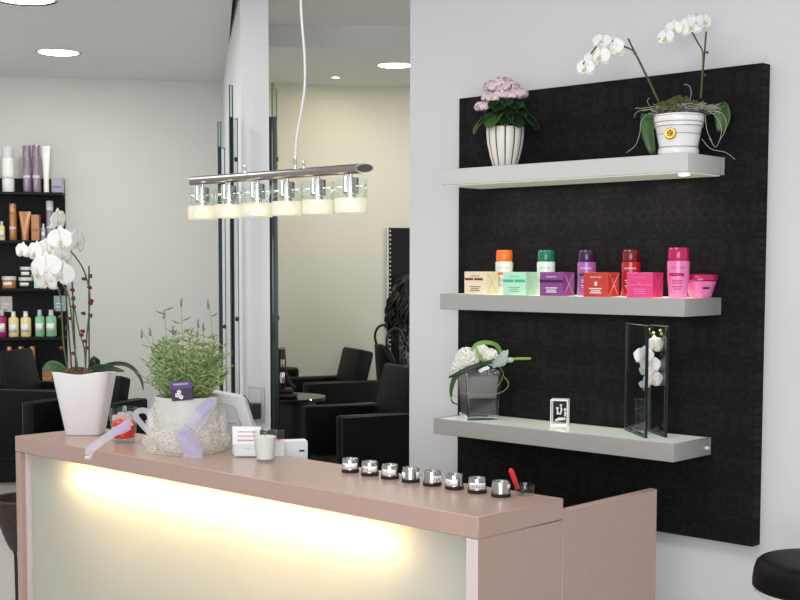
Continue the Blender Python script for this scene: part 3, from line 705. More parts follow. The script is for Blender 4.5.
obj('bowl', MB().lathe([(.001,0),(.036,0),(.038,.002),(.056,.058),(.054,.060),(.001,.060)],44), 'p_rose', bj)
obj('lid', MB().lathe([(.057,.0605),(.0605,.064),(.0605,.078),(.057,.083),(.001,.086)],44), 'p_deep_pink', bj)
obj('band', MB().grid(lambda u,v:((.0465+.008*v)*sin(RAD(-5+30*u)),-(.0465+.008*v)*cos(RAD(-5+30*u)),.031+.008*v),8,2), 'p_dark_red', bj, solid=.0004)

# ------------------------------------------------------------------ kalanchoe on the top shelf
k_ = 1/252.
kl = thing('potted_kalanchoe', 'pink flowering plant in a fluted white pot', 'potted plant', (.355,-.19,Z1-.001), YAW-.08)
def Kp(px, py, y=0): return V(((px-505)*k_, y, (168-py)*k_))
def flute(mb):
    nf = 12; per = 12; n = nf*per
    prof = [(.040,0),(.046,.004),(.060,.050),(.071,.100),(.0745,.140),(.0735,.160),(.069,.161),(.066,.150)]
    vs = []; fs = []; mats = []
    for r_, z in prof:
        for i in range(n):
            ph = (i % per)/per; q = r_*(1 + .055*abs(sin(pi*ph))**.7 - .03); vs.append((q*cos(2*pi*i/n), q*sin(2*pi*i/n), z))
    for k in range(len(prof)-1):
        for i in range(n):
            j = (i+1) % n; fs.append((k*n+i,k*n+j,(k+1)*n+j,(k+1)*n+i)); mats.append(1 if (i % per in (0,per-1)) and k < 6 else 0)
    fs.append(tuple(reversed(range(n)))); mats.append(0)
    mb.v += vs; mb.f += fs; mb.m += mats; return mb
obj('pot', flute(MB()), ['flute_white','groove'], kl, ang=60)
obj('soil', MB().lathe([(.001,.148),(.066,.148)],24), 'soil', kl)
rk = random.Random(5)
def kleaf(a, L, w, z0, dz, m):
    c, s = cos(a), sin(a)
    L *= 1.22; w *= 1.3; z0 += .006; dz -= .014; pth = smooth_path([(c*.02,s*.02,z0-.02),(c*L*.5,s*L*.5,z0+.018),(c*L*.85,s*L*.85,z0+dz*.4),(c*L,s*L,z0+dz)],5); K_ = len(pth)
    obj('leaf', MB().ribbon(pth,[max(.004,w*(sin(pi*(i/(K_-1))**.9*.93+.1))**.6) for i in range(K_)],(-s,c,0),.15,nx=6), m, kl, solid=.0016)
for a, L, w, z0, dz, m in ((200,.105,.055,.175,-.035,'leaf_green'),(185,.09,.05,.185,-.01,'leaf_dark'),(235,.085,.06,.18,-.022,'leaf_green'),(270,.075,.055,.178,-.01,'leaf_dark'),
        (300,.085,.06,.178,-.02,'leaf_dark'),(335,.105,.062,.182,-.032,'leaf_dark'),(5,.11,.06,.185,-.03,'leaf_dark'),(45,.09,.05,.19,0,'leaf_dark'),(90,.08,.05,.19,0,'leaf_dark'),(140,.09,.05,.19,0,'leaf_dark'),
        (320,.08,.05,.205,-.005,'leaf_dark'),(215,.07,.05,.205,0,'leaf_dark'),(270,.06,.05,.205,.0,'leaf_dark'),(250,.07,.05,.225,.0,'leaf_dark'),(300,.07,.05,.23,.0,'leaf_dark'),(200,.07,.05,.225,.0,'leaf_dark'),(345,.075,.05,.225,.0,'leaf_dark'),(275,.055,.045,.245,.0,'leaf_dark'),(225,.065,.045,.24,.0,'leaf_dark'),(325,.065,.045,.24,.0,'leaf_dark')):
    kleaf(RAD(a),L,w,z0,dz,m)
for x, y in ((482,100),(492,90),(500,90),(510,95),(520,97)):
    obj('stem', MB().tube(smooth_path([Kp(504,135),Kp((504+x)/2,118),Kp(x,y+4)],4),.0022,6), 'stem_green', kl)
def florets(cx, cy, r, n, name):
    mb = MB()
    for i in range(n):
        a, e = rk.uniform(0,2*pi), rk.uniform(-.25,1)
        q = sqrt(1-e*e); ww = rk.uniform(.72,1.0); p = Kp(cx,cy,-.01)+V((q*cos(a)*r*1.15,q*sin(a)*r,e*r*.8))*ww
        nrm = V((q*cos(a),q*sin(a),e)).normalized(); X = T(p) @ V((0,0,1)).rotation_difference(nrm).to_matrix().to_4x4()
        for k in range(5):
            b_ = 2*pi*k/5+i; mb.ball((.0042*cos(b_),.0042*sin(b_),0),.0036,6,4,X,(1,1,.5)) if False else mb.add([tuple(v) for v in [(0,0,.001),(.0056*cos(b_-.55),.0056*sin(b_-.55),.0025),(.0092*cos(b_),.0092*sin(b_),.001),(.0056*cos(b_+.55),.0056*sin(b_+.55),.0025)]],[(0,1,2,3)],X)
    return obj(name, mb, 'petal_pink', kl, ang=80)
for cx, cy, r, n in ((481,104,.028,75),(489,95,.030,80),(493,85,.034,95),(502,82,.036,100),(509,85,.033,90),(517,92,.030,85),(521,91,.024,60),(502,92,.034,95),(512,93,.032,80),(496,95,.03,80)):
    florets(503+(cx-503)*.93,cy+4,r*1.08,int(n*1.7),'flower_cluster')

# ------------------------------------------------------------------ white orchid in the gold-ringed pot on the top shelf
q_ = 1/283.
oq = thing('potted_orchid', 'white orchid in a round white pot with a gold medallion', 'potted plant', (1.140,-.195,Z1-.001), YAW-.2)
def Q(px, py, y=0): return V(((px-677)*q_, y, (156-py)*q_))
obj('pot', MB().lathe([(.001,0),(.062,0),(.068,.004),(.072,.014),(.070,.026),(.067,.031),(.068,.036),(.080,.100),(.084,.104),(.0845,.116),(.087,.120),(.0885,.142),(.086,.146),(.081,.144),(.078,.120)],56), 'porcelain', oq)
for r_, z in ((.0690,.032),(.0765,.077),(.0848,.1045),(.0872,.119),(.0884,.140)):
    obj('gold_ring', MB().lathe([(r_-.0012,z-.0014),(r_+.0008,z-.0008),(r_+.0008,z+.0008),(r_-.0012,z+.0014)],56,caps=False), 'gold_line', oq)
ma_ = RAD(-22); R_ = .0785
X = RZ(ma_) @ T((0,-R_,.076)) @ RX(RAD(90-10))
md = MB().lathe([(.001,.002),(.020,.002),(.0215,.0),(.0215,-.003)],28,X=X).lathe([(.0172,.0035),(.0195,.004),(.021,.0025)],28,X=X,caps=False)
for k in range(8): md.ball((.010*cos(k*pi/4),.010*sin(k*pi/4),.003),.0042,8,5,X)
md.ball((0,0,.004),.006,10,6,X); obj('medallion', md, 'gold', oq)
mo = MB(); rq = random.Random(11)
for i in range(230):
    a, r2 = rq.uniform(0,2*pi), .098*sqrt(rq.random()); mo.ball((r2*cos(a),r2*sin(a)*.8,.140+.050*(1-(r2/.105)**2)+rq.uniform(0,.016)),rq.uniform(.005,.011),6,5)
obj('moss', mo, 'moss', oq)
rt = MB()
for i in range(110):
    a = rq.uniform(pi,2*pi+.6); r2 = rq.uniform(.03,.10); p = V((r2*cos(a)+.022,r2*sin(a)*.75,.158+rq.uniform(0,.02))); pp = [p.copy()]
    h_ = rq.uniform(0,2*pi)
    for k in range(5):
        h_ += rq.uniform(-.9,.9); p = p + V((cos(h_)*.014,sin(h_)*.009,rq.uniform(-.006,.005))); pp.append(p.copy())
    rt.tube(smooth_path(pp,3),.0009,4)
for pts in ([(645,116),(640,122),(639,132),(635,145),(626,152)],[(652,107),(642,108),(634,108)],[(655,112),(645,110),(636,113),(633,118)],[(700,110),(712,118),(718,132),(713,148),(706,140)],[(708,112),(719,116),(722,130),(716,142)],[(699,140),(708,150),(722,154),(731,161)],
            [(681,86),(686,88),(688,95),(687,103)],[(652,112),(646,103),(648,98)],[(702,116),(704,132),(709,142)]):
    rt.tube(smooth_path([Q(x,y,-.03-.04*rq.random()) for x,y in pts],5),.0010,4)
obj('roots', rt, 'root', oq)
def qleaf(pts, w, m='leaf_green'):
    p = smooth_path(pts,5); K_ = len(p); obj('leaf', MB().ribbon(p,[max(.005,w*(sin(pi*(i/(K_-1))**.9*.9+.12))**.55) for i in range(K_)],(1,-.3,0),.14,nx=6), m, oq, solid=.002)
qleaf([Q(655,116,.0),Q(647,112,.05),Q(647,130,.07),Q(652,151,.075)],.050)
qleaf([Q(700,110,.0),Q(714,104,.02),Q(720,116,.03),Q(718,131,.035)],.062)
def qstem(pts, r_=.0030, m='stem_green', nm='stem'): obj(nm, MB().tube(smooth_path(pts,5),r_,8), m, oq)
qstem([Q(657,101,.0),Q(648,82,-.01),Q(641,68,-.02),Q(634,55,-.03),Q(629,50,-.03),Q(622,47,-.04),Q(612,42,-.04),Q(600,42,-.04),Q(588,56,-.05),Q(582,64,-.05)])
qstem([Q(656,100,.008),Q(641,69,-.010),Q(626,39,-.028)],.0030,'stake_dark','stake')
qstem([Q(698,98,.01),Q(699,76,.01),Q(699,54,.0),Q(694,44,.0),Q(688,34,-.01),Q(684,33,-.01),Q(676,30,-.02),Q(662,37,-.03),Q(656,41,-.03)])
qstem([Q(698,98,.018),Q(700,66,.012),Q(702,33,.008)],.0030,'stake_dark','stake')
for x, y in ((703,54),(701,76),(633,53)): obj('clip', MB().rbox(-.005,.005,-.005,.005,-.004,.004,.0015,1,T(Q(x,y,-.006))), 'stake_dark', oq)
for x, y, rp, rz, rx in ((586,65,9.5,-25,-5),(600,54,10.5,-20,0),(613,46,10.5,-15,0),(602,39,9,-10,-25),(593,58,8.5,30,0),(618,50,7.5,25,10),
        (667,36,9,-35,0),(675,28,8.5,-20,10),(691,26,11,-5,0),(704,21.5,8.5,35,-5),(697,22,9,15,-20)):
    if x > 650: x -= 4.5; y += 4
    else: x -= 1.5; y += 2
    orchid_flower(rp*q_*1.1, T(Q(x,y,-.045)) @ RZ(RAD(rz)) @ RX(RAD(rx)) @ RY(RAD(rq.uniform(-15,15))), 'lip_yellow', parent=oq)

# ------------------------------------------------------------------ lower shelf: vase, crystal block, plate vase
z3 = Z3 - .0012
vz = thing('flower_vase', 'square smoky glass vase with white flowers and looping green blades', 'vase', (.222,-.183,z3), YAW-.05)
v_ = 1/244.
def Vp(px, py, y=0): return V(((px-477)*v_, y, (418.5-py)*v_))
def sqv(r0, r1, z0, z1, t, base):
    def ring(r_, z): return [(x*r_,y*r_,z) for x,y in ((-1,-1),(1,-1),(1,1),(-1,1))]
    m = MB(); m.add(ring(r0,z0)+ring(r1,z1)+ring(r1-t,z1)+ring(r0-t,z0+base),[(3,2,1,0)]+[(a+i,a+(i+1)%4,a+4+(i+1)%4,a+4+i) for a in (0,4,8) for i in range(4)]+[(12,13,14,15)]); return m
rot = RZ(RAD(14))
g = sqv(.064,.074,0,.202,.008,.020); g.v = [tuple(rot @ V(p)) for p in g.v]; obj('glass', g, 'vase_clear', vz, smooth=False)
g = sqv(.0535,.0555,.022,.088,.03,.002); g.v = [tuple(rot @ V(p)) for p in g.v]; obj('gravel', g, 'gravel', vz, smooth=False)
g = sqv(.0560,.0630,.0885,.176,.03,.002); g.v = [tuple(rot @ V(p)) for p in g.v]; obj('water', g, 'water_sheen', vz, smooth=False)  # pale veil paints the vase's interior reflection into the water colour
rv = random.Random(2)
def bloom(cx, cy, r_, n, y, m='flower_cream', nm='flower_head'):
    mb = MB(); mb.ball(Vp(cx,cy,y),r_*.72,14,10)
    for i in range(n):
        e = 1-2*(i+.5)/n; a = i*2.399; q = sqrt(1-e*e); nrm = V((q*cos(a),q*sin(a),e)); p = Vp(cx,cy,y)+nrm*r_*.7
        X = T(p) @ V((0,0,1)).rotation_difference(nrm).to_matrix().to_4x4() @ RZ(rv.uniform(0,6))
        for k in range(4):
            b_ = pi/2*k; mb.add([(0,0,.0),(.012*cos(b_-.6),.012*sin(b_-.6),.006),(.020*cos(b_),.020*sin(b_),.007),(.012*cos(b_+.6),.012*sin(b_+.6),.006)],[(0,1,2,3)],X)
    obj(nm, mb, m, vz, ang=80)
bloom(465,359,.058,120,-.03); bloom(457,366,.030,60,-.05); bloom(488,357,.036,80,.0,'flower_cream'); bloom(479,352,.030,60,.02)
def vblade(pts, w, m='blade_lime', fold=.1, side=None):
    p = smooth_path(pts,6); K_ = len(p); obj('blade', MB().ribbon(p,[max(.0012,w*(1-.75*abs(2*i/(K_-1)-1)**3)) for i in range(K_)],side,fold), m, vz, solid=.0012)
vblade([Vp(468,352,-.05),Vp(474,344,-.05),Vp(484,342,-.04),Vp(494,345,-.02),Vp(499,354,.0),Vp(500,362,.01)],.016,'leaf_mid')
vblade([Vp(474,346,-.06),Vp(477,356,-.07),Vp(481,360,-.07)],.012,'leaf_mid')
vblade([Vp(492,358,-.08),Vp(478,363,-.09),Vp(464,368,-.10),Vp(454,375,-.09),Vp(450,386,-.08),Vp(449.5,396,-.07)],.020,'leaf_green')
vblade([Vp(490,361,-.09),Vp(474,364,-.10),Vp(458,371,-.10),Vp(447,376,-.09)],.016,'leaf_dark')
vblade([Vp(449.5,396,-.07),Vp(451,401,-.06),Vp(457,404,-.04)],.006,'leaf_green')
obj('flower_stalk', MB().tube(smooth_path([Vp(492,366,-.05),Vp(502,360,-.05),Vp(512,358,-.05),Vp(528,357.5,-.05)],5),[.004]*8+[.0055]*7+[.004],8), 'leaf_mid', vz)
pt = MB()
for k in range(7):
    a = k*2*pi/7
    pt.ribbon(smooth_path([Vp(490,366,-.06),Vp(496,361,-.06)+V((0,cos(a)*.012,sin(a)*.012)),Vp(502,356,-.06)+V((0,cos(a)*.018,sin(a)*.020)),Vp(505,350+4*sin(a),-.06)+V((0,cos(a)*.012,sin(a)*.010))],4),[.010]*4+[.018]*5+[.010]*3+[.002],None,.12)
obj('protea_head', pt, 'protea', vz, solid=.0015)
obj('flower_head', MB().ball(Vp(507,359,-.055),.014,10,7,sc=(1.3,.8,.8)), 'protea', vz)
pet = MB(); pet.ribbon(smooth_path([Vp(477,370,-.09),Vp(482,367,-.095),Vp(487,366,-.09)],4),[.014]*8+[.004],None,.1); obj('petal', pet, 'petal_white', vz, solid=.001)
for pts in ([(457,377),(449,378),(448,372)],[(456,397),(450,394),(449,388)],[(459,391),(475,392.5),(494,391.5),(504,388),(506,382),(502,376)],[(497,366),(501,372),(499,380),(495,384)]):
    p = smooth_path([Vp(x,y,-.095+.06*(x<458 or x>497)) for x,y in pts],5); obj('wire_loop', MB().tube(p,.0014,6), 'blade_lime', vz)
# crystal block
cr = thing('crystal_block', 'small clear crystal block with an engraved figure group inside', 'ornament', (.585,-.122,z3), YAW-.25)
w2, h2 = .032, .101
cbm = MB().rbox(-w2,w2,-w2*.8,w2*.8,0,h2,.004,1); obj('block', cbm, 'glass', cr, smooth=False)
e = MB()
for sx in (-1,1):
    for sy in (-1,1): e.rbox(sx*w2-.0022,sx*w2+.0022,sy*w2*.8-.0022,sy*w2*.8+.0022,0,h2,.001,1)
for z in (.003,h2-.002): e.rbox(-w2,w2,-w2*.8-.0022,-w2*.8+.0022,z-.003,z+.003,.001,1)
e.rbox(-w2,w2,-w2*.8,w2*.8,h2-.006,h2+.0008,.001,1); e.rbox(-w2,w2,-w2*.8,w2*.8,0,.004,.001,1)
obj('bevel_edge', e, 'crystal_face', cr, smooth=False)
eg = MB()
for x, z, hh in ((-.010,.064,.03),(.004,.076,.045),(.020,.060,.034)):
    eg.ball((x,0,z),.0055,8,6); eg.tube([(x,0,z-.006),(x+.002,0,z-.016),(x-.001,0,z-hh*.8)],[.0022,.004,.0025],6)
eg.tube([(-.018,0,.016),(-.004,0,.022),(.022,0,.024)],[.003,.006,.004],8); eg.tube([(-.012,0,.046),(.0,0,.042),(.004,0,.05)],.003,6)
obj('engraving', eg, 'crystal_face', cr)
# plate vase of two black-edged glass sheets
pv = thing('plate_vase', 'tall vase of two dark-edged glass sheets holding a white orchid spray', 'vase', (0,0,z3))
def sheet(a, b_, H, lean, mname, pw=.006):
    a, b_ = V(a), V(b_); n_ = (b_-a).normalized(); k = V((-n_.y,n_.x,0))
    L_ = (b_-a).length; X = T(a) @ Matrix(((n_.x,k.x,0,0),(n_.y,k.y,0,0),(0,0,1,0),(0,0,0,1)))
    o = obj('glass_sheet', MB().box(0,L_,-.002,.002,0,H,X), 'glass_smoke', pv, smooth=False)
    f = MB(); w = .010
    f.box(0,w*.45,-.0045,.0045,0,H,X); f.box(L_-w,L_,-.0045,.0045,0,H,X); f.box(w*.45,L_-w,-.0045,.0045,0,.012,X); f.box(w*.45,L_-w,-.0035,.0035,H-.003,H,X)
    obj('edge_frame', f, 'gloss_black', o, smooth=False)
    obj('polished_edge', MB().box(-.001,.0012,-.0046,.0046,0,H,X).box(0,L_,-.0046,.0046,H-.002,H+.001,X).box(L_-w-.0015,L_-w,-.0047,.0047,.01,H,X), 'edge_green', o, smooth=False); return X, L_
sheet((.868,-.088,0),(1.052,-.236,0),.407,0,'')
sheet((.962,-.072,0),(1.094,-.170,0),.404,0,'')
def PV(px, py): # along the gap between the two sheets
    return V((1.005,-.150,0)) + RH*((px-646)/276.) + V((0,0,(437.5-py)/276.))
pb = obj('inner_tube', MB().rbox(-.032,.032,-.018,.018,.002,.135,.003,1,T(PV(640,437)) @ RZ(YAW)), 'vase_glass', pv)
rp_ = MB(); rr_ = random.Random(4)
for i in range(26): rp_.ball((rr_.uniform(-.024,.024),rr_.uniform(-.010,.010),rr_.uniform(.008,.10)),rr_.uniform(.004,.008),7,5,T(PV(640,437)) @ RZ(YAW))
obj('glass_bead', rp_, 'vase_glass', pv); 
obj('flower_stalk', MB().tube(smooth_path([PV(643,425),PV(647,392),PV(649,370),PV(651,350),PV(650,337),PV(645,333)],5),.0025,7), 'stem_green', pv)
for x, y, rp, rz, rx in ((651,346,9.5,25,5),(640,357,9.5,-30,0),(647,366,9.5,0,0),(650,381,9.5,15,10),(643,372,7,-35,15),(641,386,5,-30,20)):
    orchid_flower(rp/276.*1.12, T(PV(x,y)+FH*(-.008)) @ RZ(YAW+RAD(rz)) @ RX(RAD(rx)), 'lip_yellow', parent=pv, pm='petal_white')
for x, y in ((645,330),(650,333.5),(657,331),(658,334.5)): obj('bud', MB().ball(PV(x,y),.006,9,7), 'lip_yellow', pv)

# ------------------------------------------------------------------ bar stool at the right edge
st = thing('bar_stool', 'round black padded stool in front of the white wall', 'stool', (1.945,-.70,0))
zt = .763
obj('seat', MB().lathe([(.001,zt-.085),(.192,zt-.085),(.1985,zt-.080),(.1985,zt-.066),(.195,zt-.036),(.188,zt-.014),(.178,zt-.005),(.16,zt-.001),(.12,zt),(.001,zt+.001)],56), 'leather', st)
obj('seat_rim', MB().lathe([(.14,zt-.101),(.186,zt-.100),(.194,zt-.094),(.194,zt-.0855),(.14,zt-.0855)],56,caps=False), 'alu_light', st)
obj('pole', MB().lathe([(.028,.02),(.028,zt-.10)],24), 'chrome', st)
obj('foot_ring', MB().tube([(.15*cos(2*pi*i/32),.15*sin(2*pi*i/32),.26) for i in range(33)],.010,8).tube([(0,0,.26),(.15,0,.26)],.008,8).tube([(0,0,.26),(-.15,0,.26)],.008,8), 'chrome', st)
obj('base', MB().lathe([(.20,0),(.20,.008),(.05,.022),(.03,.03),(.001,.03)],48), 'chrome', st)

# ------------------------------------------------------------------ wall socket with plug on the pier
sk = thing('wall_socket', 'grey double wall socket on the white pier behind the counter', 'socket', (-1.385,-.0005,.822))
obj('frame', MB().rbox(-.060,.060,-.010,0,0,.180,.003,1), 'socket_grey', sk)
obj('plate', MB().rbox(-.044,.044,-.014,-.009,.098,.166,.002,1).rbox(-.044,.044,-.014,-.009,.014,.082,.002,1), 'socket_plate', sk)
pg = thing('plug_adapter', 'black plug adapter in the grey wall socket', 'plug', (-1.365,-.0148,.843))
obj('housing', MB().rbox(-.036,.030,-.062,0,.0,.078,.006,2), 'black_plastic', pg)
obj('cord', MB().tube(smooth_path([(-.02,-.04,.078),(-.03,-.045,.10),(-.055,-.045,.115),(-.075,-.045,.095),(-.085,-.042,.04),(-.09,-.03,-.05),(-.09,-.02,-.30)],6),.0045,8), 'black_plastic', pg)

# ------------------------------------------------------------------ tall glass wing panels beside the pier
def wing(label, d0, l0, d1, l1, ztop, prof, pm, zp):
    p, q = W(d0,l0,0), W(d1,l1,0); n_ = (q-p); L_ = n_.length; n_.normalize(); ang = atan2(n_.y, n_.x)
    r_ = thing('glass_wing', label, 'glass panel', p, ang, 'tall green-edged glass panels beside the pier')
    g_ = obj('glass', MB().box(0,L_,-.002,.002,.05,ztop), 'glass_green', r_, smooth=False)
    obj('glass_edge', MB().box(-.001,.0015,-.003,.003,.05,ztop).box(L_-.0015,L_+.001,-.003,.003,.05,ztop).box(0,L_,-.003,.003,ztop-.0012,ztop+.001), 'green_glass', g_, smooth=False)
    x0, x1, y0, y1 = prof
    pr_ = obj('profile', MB().rbox(x0,x1,y0,y1,0,zp,.002,1), pm, r_)
    obj('profile_edge', MB().box(x0-.004,x0,y0,y1,0,zp+.01).box(x1,x1+.004,y0,y1,0,zp+.005), 'dark_profile', pr_, smooth=False)
    for z in (zp-.20, zp-1.0): obj('bolt', MB().lathe([(.001,.006),(.011,.006),(.012,0)],14,X=T(((x0+x1)/2,y0,z)) @ RX(pi/2)), 'black_plastic', pr_)
    return r_
wing('tall green-edged glass panel standing against the pier, left of the socket',6.42,-.852,6.44,-.840,1.6+(268.3-88)/1273*6.42,(.010,.042,-.015,.010),'profile_alu',1.6+(268.3-121)/1273*6.42)
wing('tall green-edged glass panel farthest from the pier, behind the pendant',7.2,-1.022,7.22,-1.008,1.6+(268.3-124)/1273*7.2,(.006,.030,-.02,.0),'profile_alu',1.6+(268.3-150)/1273*7.2)
wing('tall dark-edged glass panel at the right side of the pier, beside the black chairs',6.42,-.640,6.70,-.645,1.6+(268.3-88)/1273*6.5,(.03,.07,-.02,.02),'dark_profile',1.6+(268.3-122)/1273*6.5)

# ------------------------------------------------------------------ ceiling lights of the back room
def downlight(d, l, z, r_, label, em='downlight'):
    p = W(d,l,z); o = thing('ceiling_light', label, 'ceiling light', p, 0, 'recessed ceiling lights')
    obj('rim', MB().lathe([(r_,-.001),(r_*1.13,-.006),(r_*1.15,0)],40,caps=False), 'steel', o)
    obj('diffuser', MB().lathe([(.001,-.006),(r_*.9,-.005),(r_,-.002)],40), em, o)
    li = bpy.data.lights.new('lamp','AREA'); li.shape = 'DISK'; li.size = r_*1.8; return p, li
def light(name, li, loc, energy, col=(1,.97,.92), target=None, spread=None):
    li.energy = energy; li.color = col; o = bpy.data.objects.new(name, li); COL.objects.link(o); o.location = loc
    if spread: li.spread = spread
    if target is not None: o.rotation_euler = (V(target)-V(loc)).to_track_quat('-Z','Y').to_euler()
    return o
for d, l, z, r_, lab in ((6.75,-1.96,CEIL_LO,.150,'round recessed ceiling light cut by the top of the view'),(8.42,-2.23,CEIL_LO,.128,'round recessed ceiling light above the black product shelving'),
                         (8.92,-.04,CEIL_LO,.115,'round recessed ceiling light above the black chairs'),(8.3,1.2,CEIL_LO,.12,None)):
    if lab is None:
        p, li = W(d,l,z), bpy.data.lights.new('lamp','AREA'); li.shape = 'DISK'; li.size = .2
    else: p, li = downlight(d,l,z,r_,lab)
    light('downlight_lamp', li, p-V((0,0,.02)), 17)
p, li = downlight(9.46,-.475,CEIL_LO,.030,'tiny warm halogen spot in the ceiling near the cream wall','spot_warm')
light('halogen_lamp', li, p-V((0,0,.02)), 2, (1,.88,.5))

# ------------------------------------------------------------------ black product shelving on the back wall
SD, SWX = .26, 1.25
sl0 = -2.492; sd0 = back_d(sl0) - .004
SHP = W(sd0, sl0, 0)                                  # right rear corner on the floor
unit = thing('product_shelving', 'tall black shelving of hair products on the back wall', 'shelving', SHP, WA)
SZ = [.742,1.096,1.450,1.797,2.144]
obj('back_board', MB().rbox(-SWX,0,-.03,0,.0,2.255,.002,1), 'cabinet_black', unit)
for z in SZ: obj('shelf_board', MB().rbox(-SWX,-.002,-SD,-.030,z-.02,z,.002,1), 'cabinet_black', unit)
obj('shelf_board', MB().rbox(-SWX,-.002,-SD,-.030,.37,.39,.002,1), 'cabinet_black', unit)
obj('side_board', MB().rbox(-SWX-.02,-SWX,-SD,0,0,2.15,.002,1), 'cabinet_black', unit)
PXM = 9.2/1273.                                       # metres per pixel at the shelving
def U(px, row, y=-.15): p = SHP + Matrix.Rotation(WA,3,'Z') @ V(((px-62)*PXM/.985, y, 0)); return V((p.x,p.y,SZ[row]+.0006))
def prod(name, label, cat, px0, px1, h, row, kind, body, cap=None, y=-.15, group=None):
    w = (px1-px0)*PXM; h = h*PXM; o = thing(name, label, cat, U((px0+px1)/2,row,y), YAW, group or 'hair products on the black shelving')
    R = w/2
    if kind == 'bottle':
        obj('body', MB().lathe([(.001,0),(R*.94,0),(R,.006),(R,h*.70),(R*.80,h*.76),(R*.40,h*.79),(.001,h*.79)],22), body, o)
        obj('cap', MB().lathe([(R*.42,h*.79),(R*.46,h*.80),(R*.42,h),(.001,h)],18), cap, o)
        obj('label_band', sector(R*1.015,h*.18,h*.5,-50,50,10), 'p_pearl', o, solid=.0006)
    elif kind == 'spray':
        obj('body', MB().lathe([(.001,0),(R*.96,0),(R,.004),(R,h*.74),(R*.93,h*.76),(.001,h*.76)],22), body, o)
        obj('cap', MB().lathe([(R*.93,h*.762),(R*.95,h*.77),(R*.95,h*.98),(R*.88,h),(.001,h)],22), cap, o)
        obj('label_band', sector(R*1.012,h*.30,h*.36,-60,60,10), 'p_silver', o, solid=.0006)
    elif kind == 'box':
        obj('carton', MB().rbox(-R,R,-.03,.03,0,h,.002,1), body, o)
        obj('label_band', MB().box(-R*.8,R*.8,-.0312,-.0301,h*.35,h*.45), cap or 'p_pearl', o, smooth=False)
    elif kind == 'tube':
        def f(u, v):
            a = u*2*pi; rx = R*(.55+.45*v); ry = R*.62*(1-v)+.003; return (rx*cos(a), ry*sin(a), h*(.2+.8*v))
        obj('tube_body', MB().grid(f,24,8,wrap=True), body, o)
        obj('cap', MB().lathe([(.001,0),(R*.6,0),(R*.62,h*.2),(.001,h*.2)],20), cap, o)
    elif kind == 'jar':
        obj('body', MB().lathe([(.001,0),(R*.97,0),(R,.004),(R,h*.66),(R*.9,h*.68),(.001,h*.68)],26), body, o)
        obj('lid', MB().lathe([(R*.98,h*.685),(R*1.02,h*.70),(R*1.02,h*.98),(R*.95,h),(.001,h)],26), cap, o)
        obj('label_band', sector(R*1.012,h*.2,h*.5,-40,40,10), 'p_pearl', o, solid=.0006)
    return o
P_ = prod
P_('spray_can','white spray can on the top of the black shelving','spray can',3,15,45,4,'spray','p_pearl','p_silver')
P_('spray_can','mauve spray can on the shelving top, next to the white spray can','spray can',23,31.5,47,4,'spray','p_mauve','p_mauve')
P_('spray_can','mauve spray can on the shelving top, beside the white pouch bottle','spray can',32,40.5,47.5,4,'spray','p_mauve','p_mauve')
P_('pouch_bottle','white flat bottle on the shelving top beside the lilac box','bottle',41,50,47,4,'tube','p_pearl','p_pearl')
P_('product_box','small lilac box at the end of the shelving top','box',51,62,15,4,'box','p_lilac_grey','p_mauve')
P_('product_bottle','little pale bottle at the cut left end of the second shelf','bottle',-1,5,19,3,'bottle','p_yellow','p_silver')
P_('spray_can','copper spray can on the second black shelf','spray can',9,16.5,37,3,'spray','p_copper','p_copper_light')
P_('product_tube','copper tube standing on its cap on the second shelf','tube',18,30.5,29,3,'tube','p_copper_light','p_copper')
P_('product_box','copper carton on the second shelf beside the tube','box',31,39,26,3,'box','p_copper_light','p_copper')
P_('product_bottle','pale blue clear bottle on the second shelf','bottle',39.5,44,17,3,'bottle','p_blue_clear','p_silver')
P_('spray_can','slim mauve spray can with a silver cap on the second shelf','spray can',44.5,52,40,3,'spray','p_mauve','p_silver')
P_('product_jar','orange jar with silver lid on the third shelf','jar',1,15,12,2,'jar','p_jar_orange','p_silver')
jb = P_('product_jar','dark jar with silver lid under another dark jar','jar',17,31,11,2,'jar','p_dark_jar','p_silver')
j2 = P_('product_jar','dark jar with silver lid stacked on another dark jar','jar',18.5,31,10.5,2,'jar','p_dark_jar','p_silver'); j2.location.z += 11*PXM+.0008
P_('product_box','pale green box behind the orchid blooms on the third shelf','box',32.5,40,12,2,'box','p_mint','p_leaf_bottle')
P_('product_bottle','magenta bottle at the left end of the fourth shelf','bottle',-4,5,27,1,'bottle','p_magenta','p_silver')
P_('product_bottle','yellow bottle next to the magenta bottle','bottle',6.5,16.5,25.5,1,'bottle','p_yellow','p_pearl')
P_('product_bottle','yellow bottle next to the green bottles','bottle',18,28.5,25.5,1,'bottle','p_yellow','p_pearl')
P_('product_bottle','green bottle next to the yellow bottles','bottle',32,41.5,27,1,'bottle','p_leaf_bottle','p_silver')
P_('product_bottle','green bottle nearest the orchid stems on the fourth shelf','bottle',42.5,53,27,1,'bottle','p_leaf_bottle','p_silver')
P_('spray_can','copper bottle on the bottom visible shelf, leftmost of three','bottle',4,10,39,0,'spray','p_copper','p_copper_light')
P_('spray_can','copper bottle on the bottom visible shelf, middle of three','bottle',15,21,39,0,'spray','p_copper','p_copper_light')
P_('spray_can','copper bottle on the bottom visible shelf, nearest the chair back','bottle',26,32,39,0,'spray','p_copper','p_copper_light')
P_('product_box','low copper box on the bottom visible shelf','box',39,49,16,0,'box','p_copper','p_copper_light')
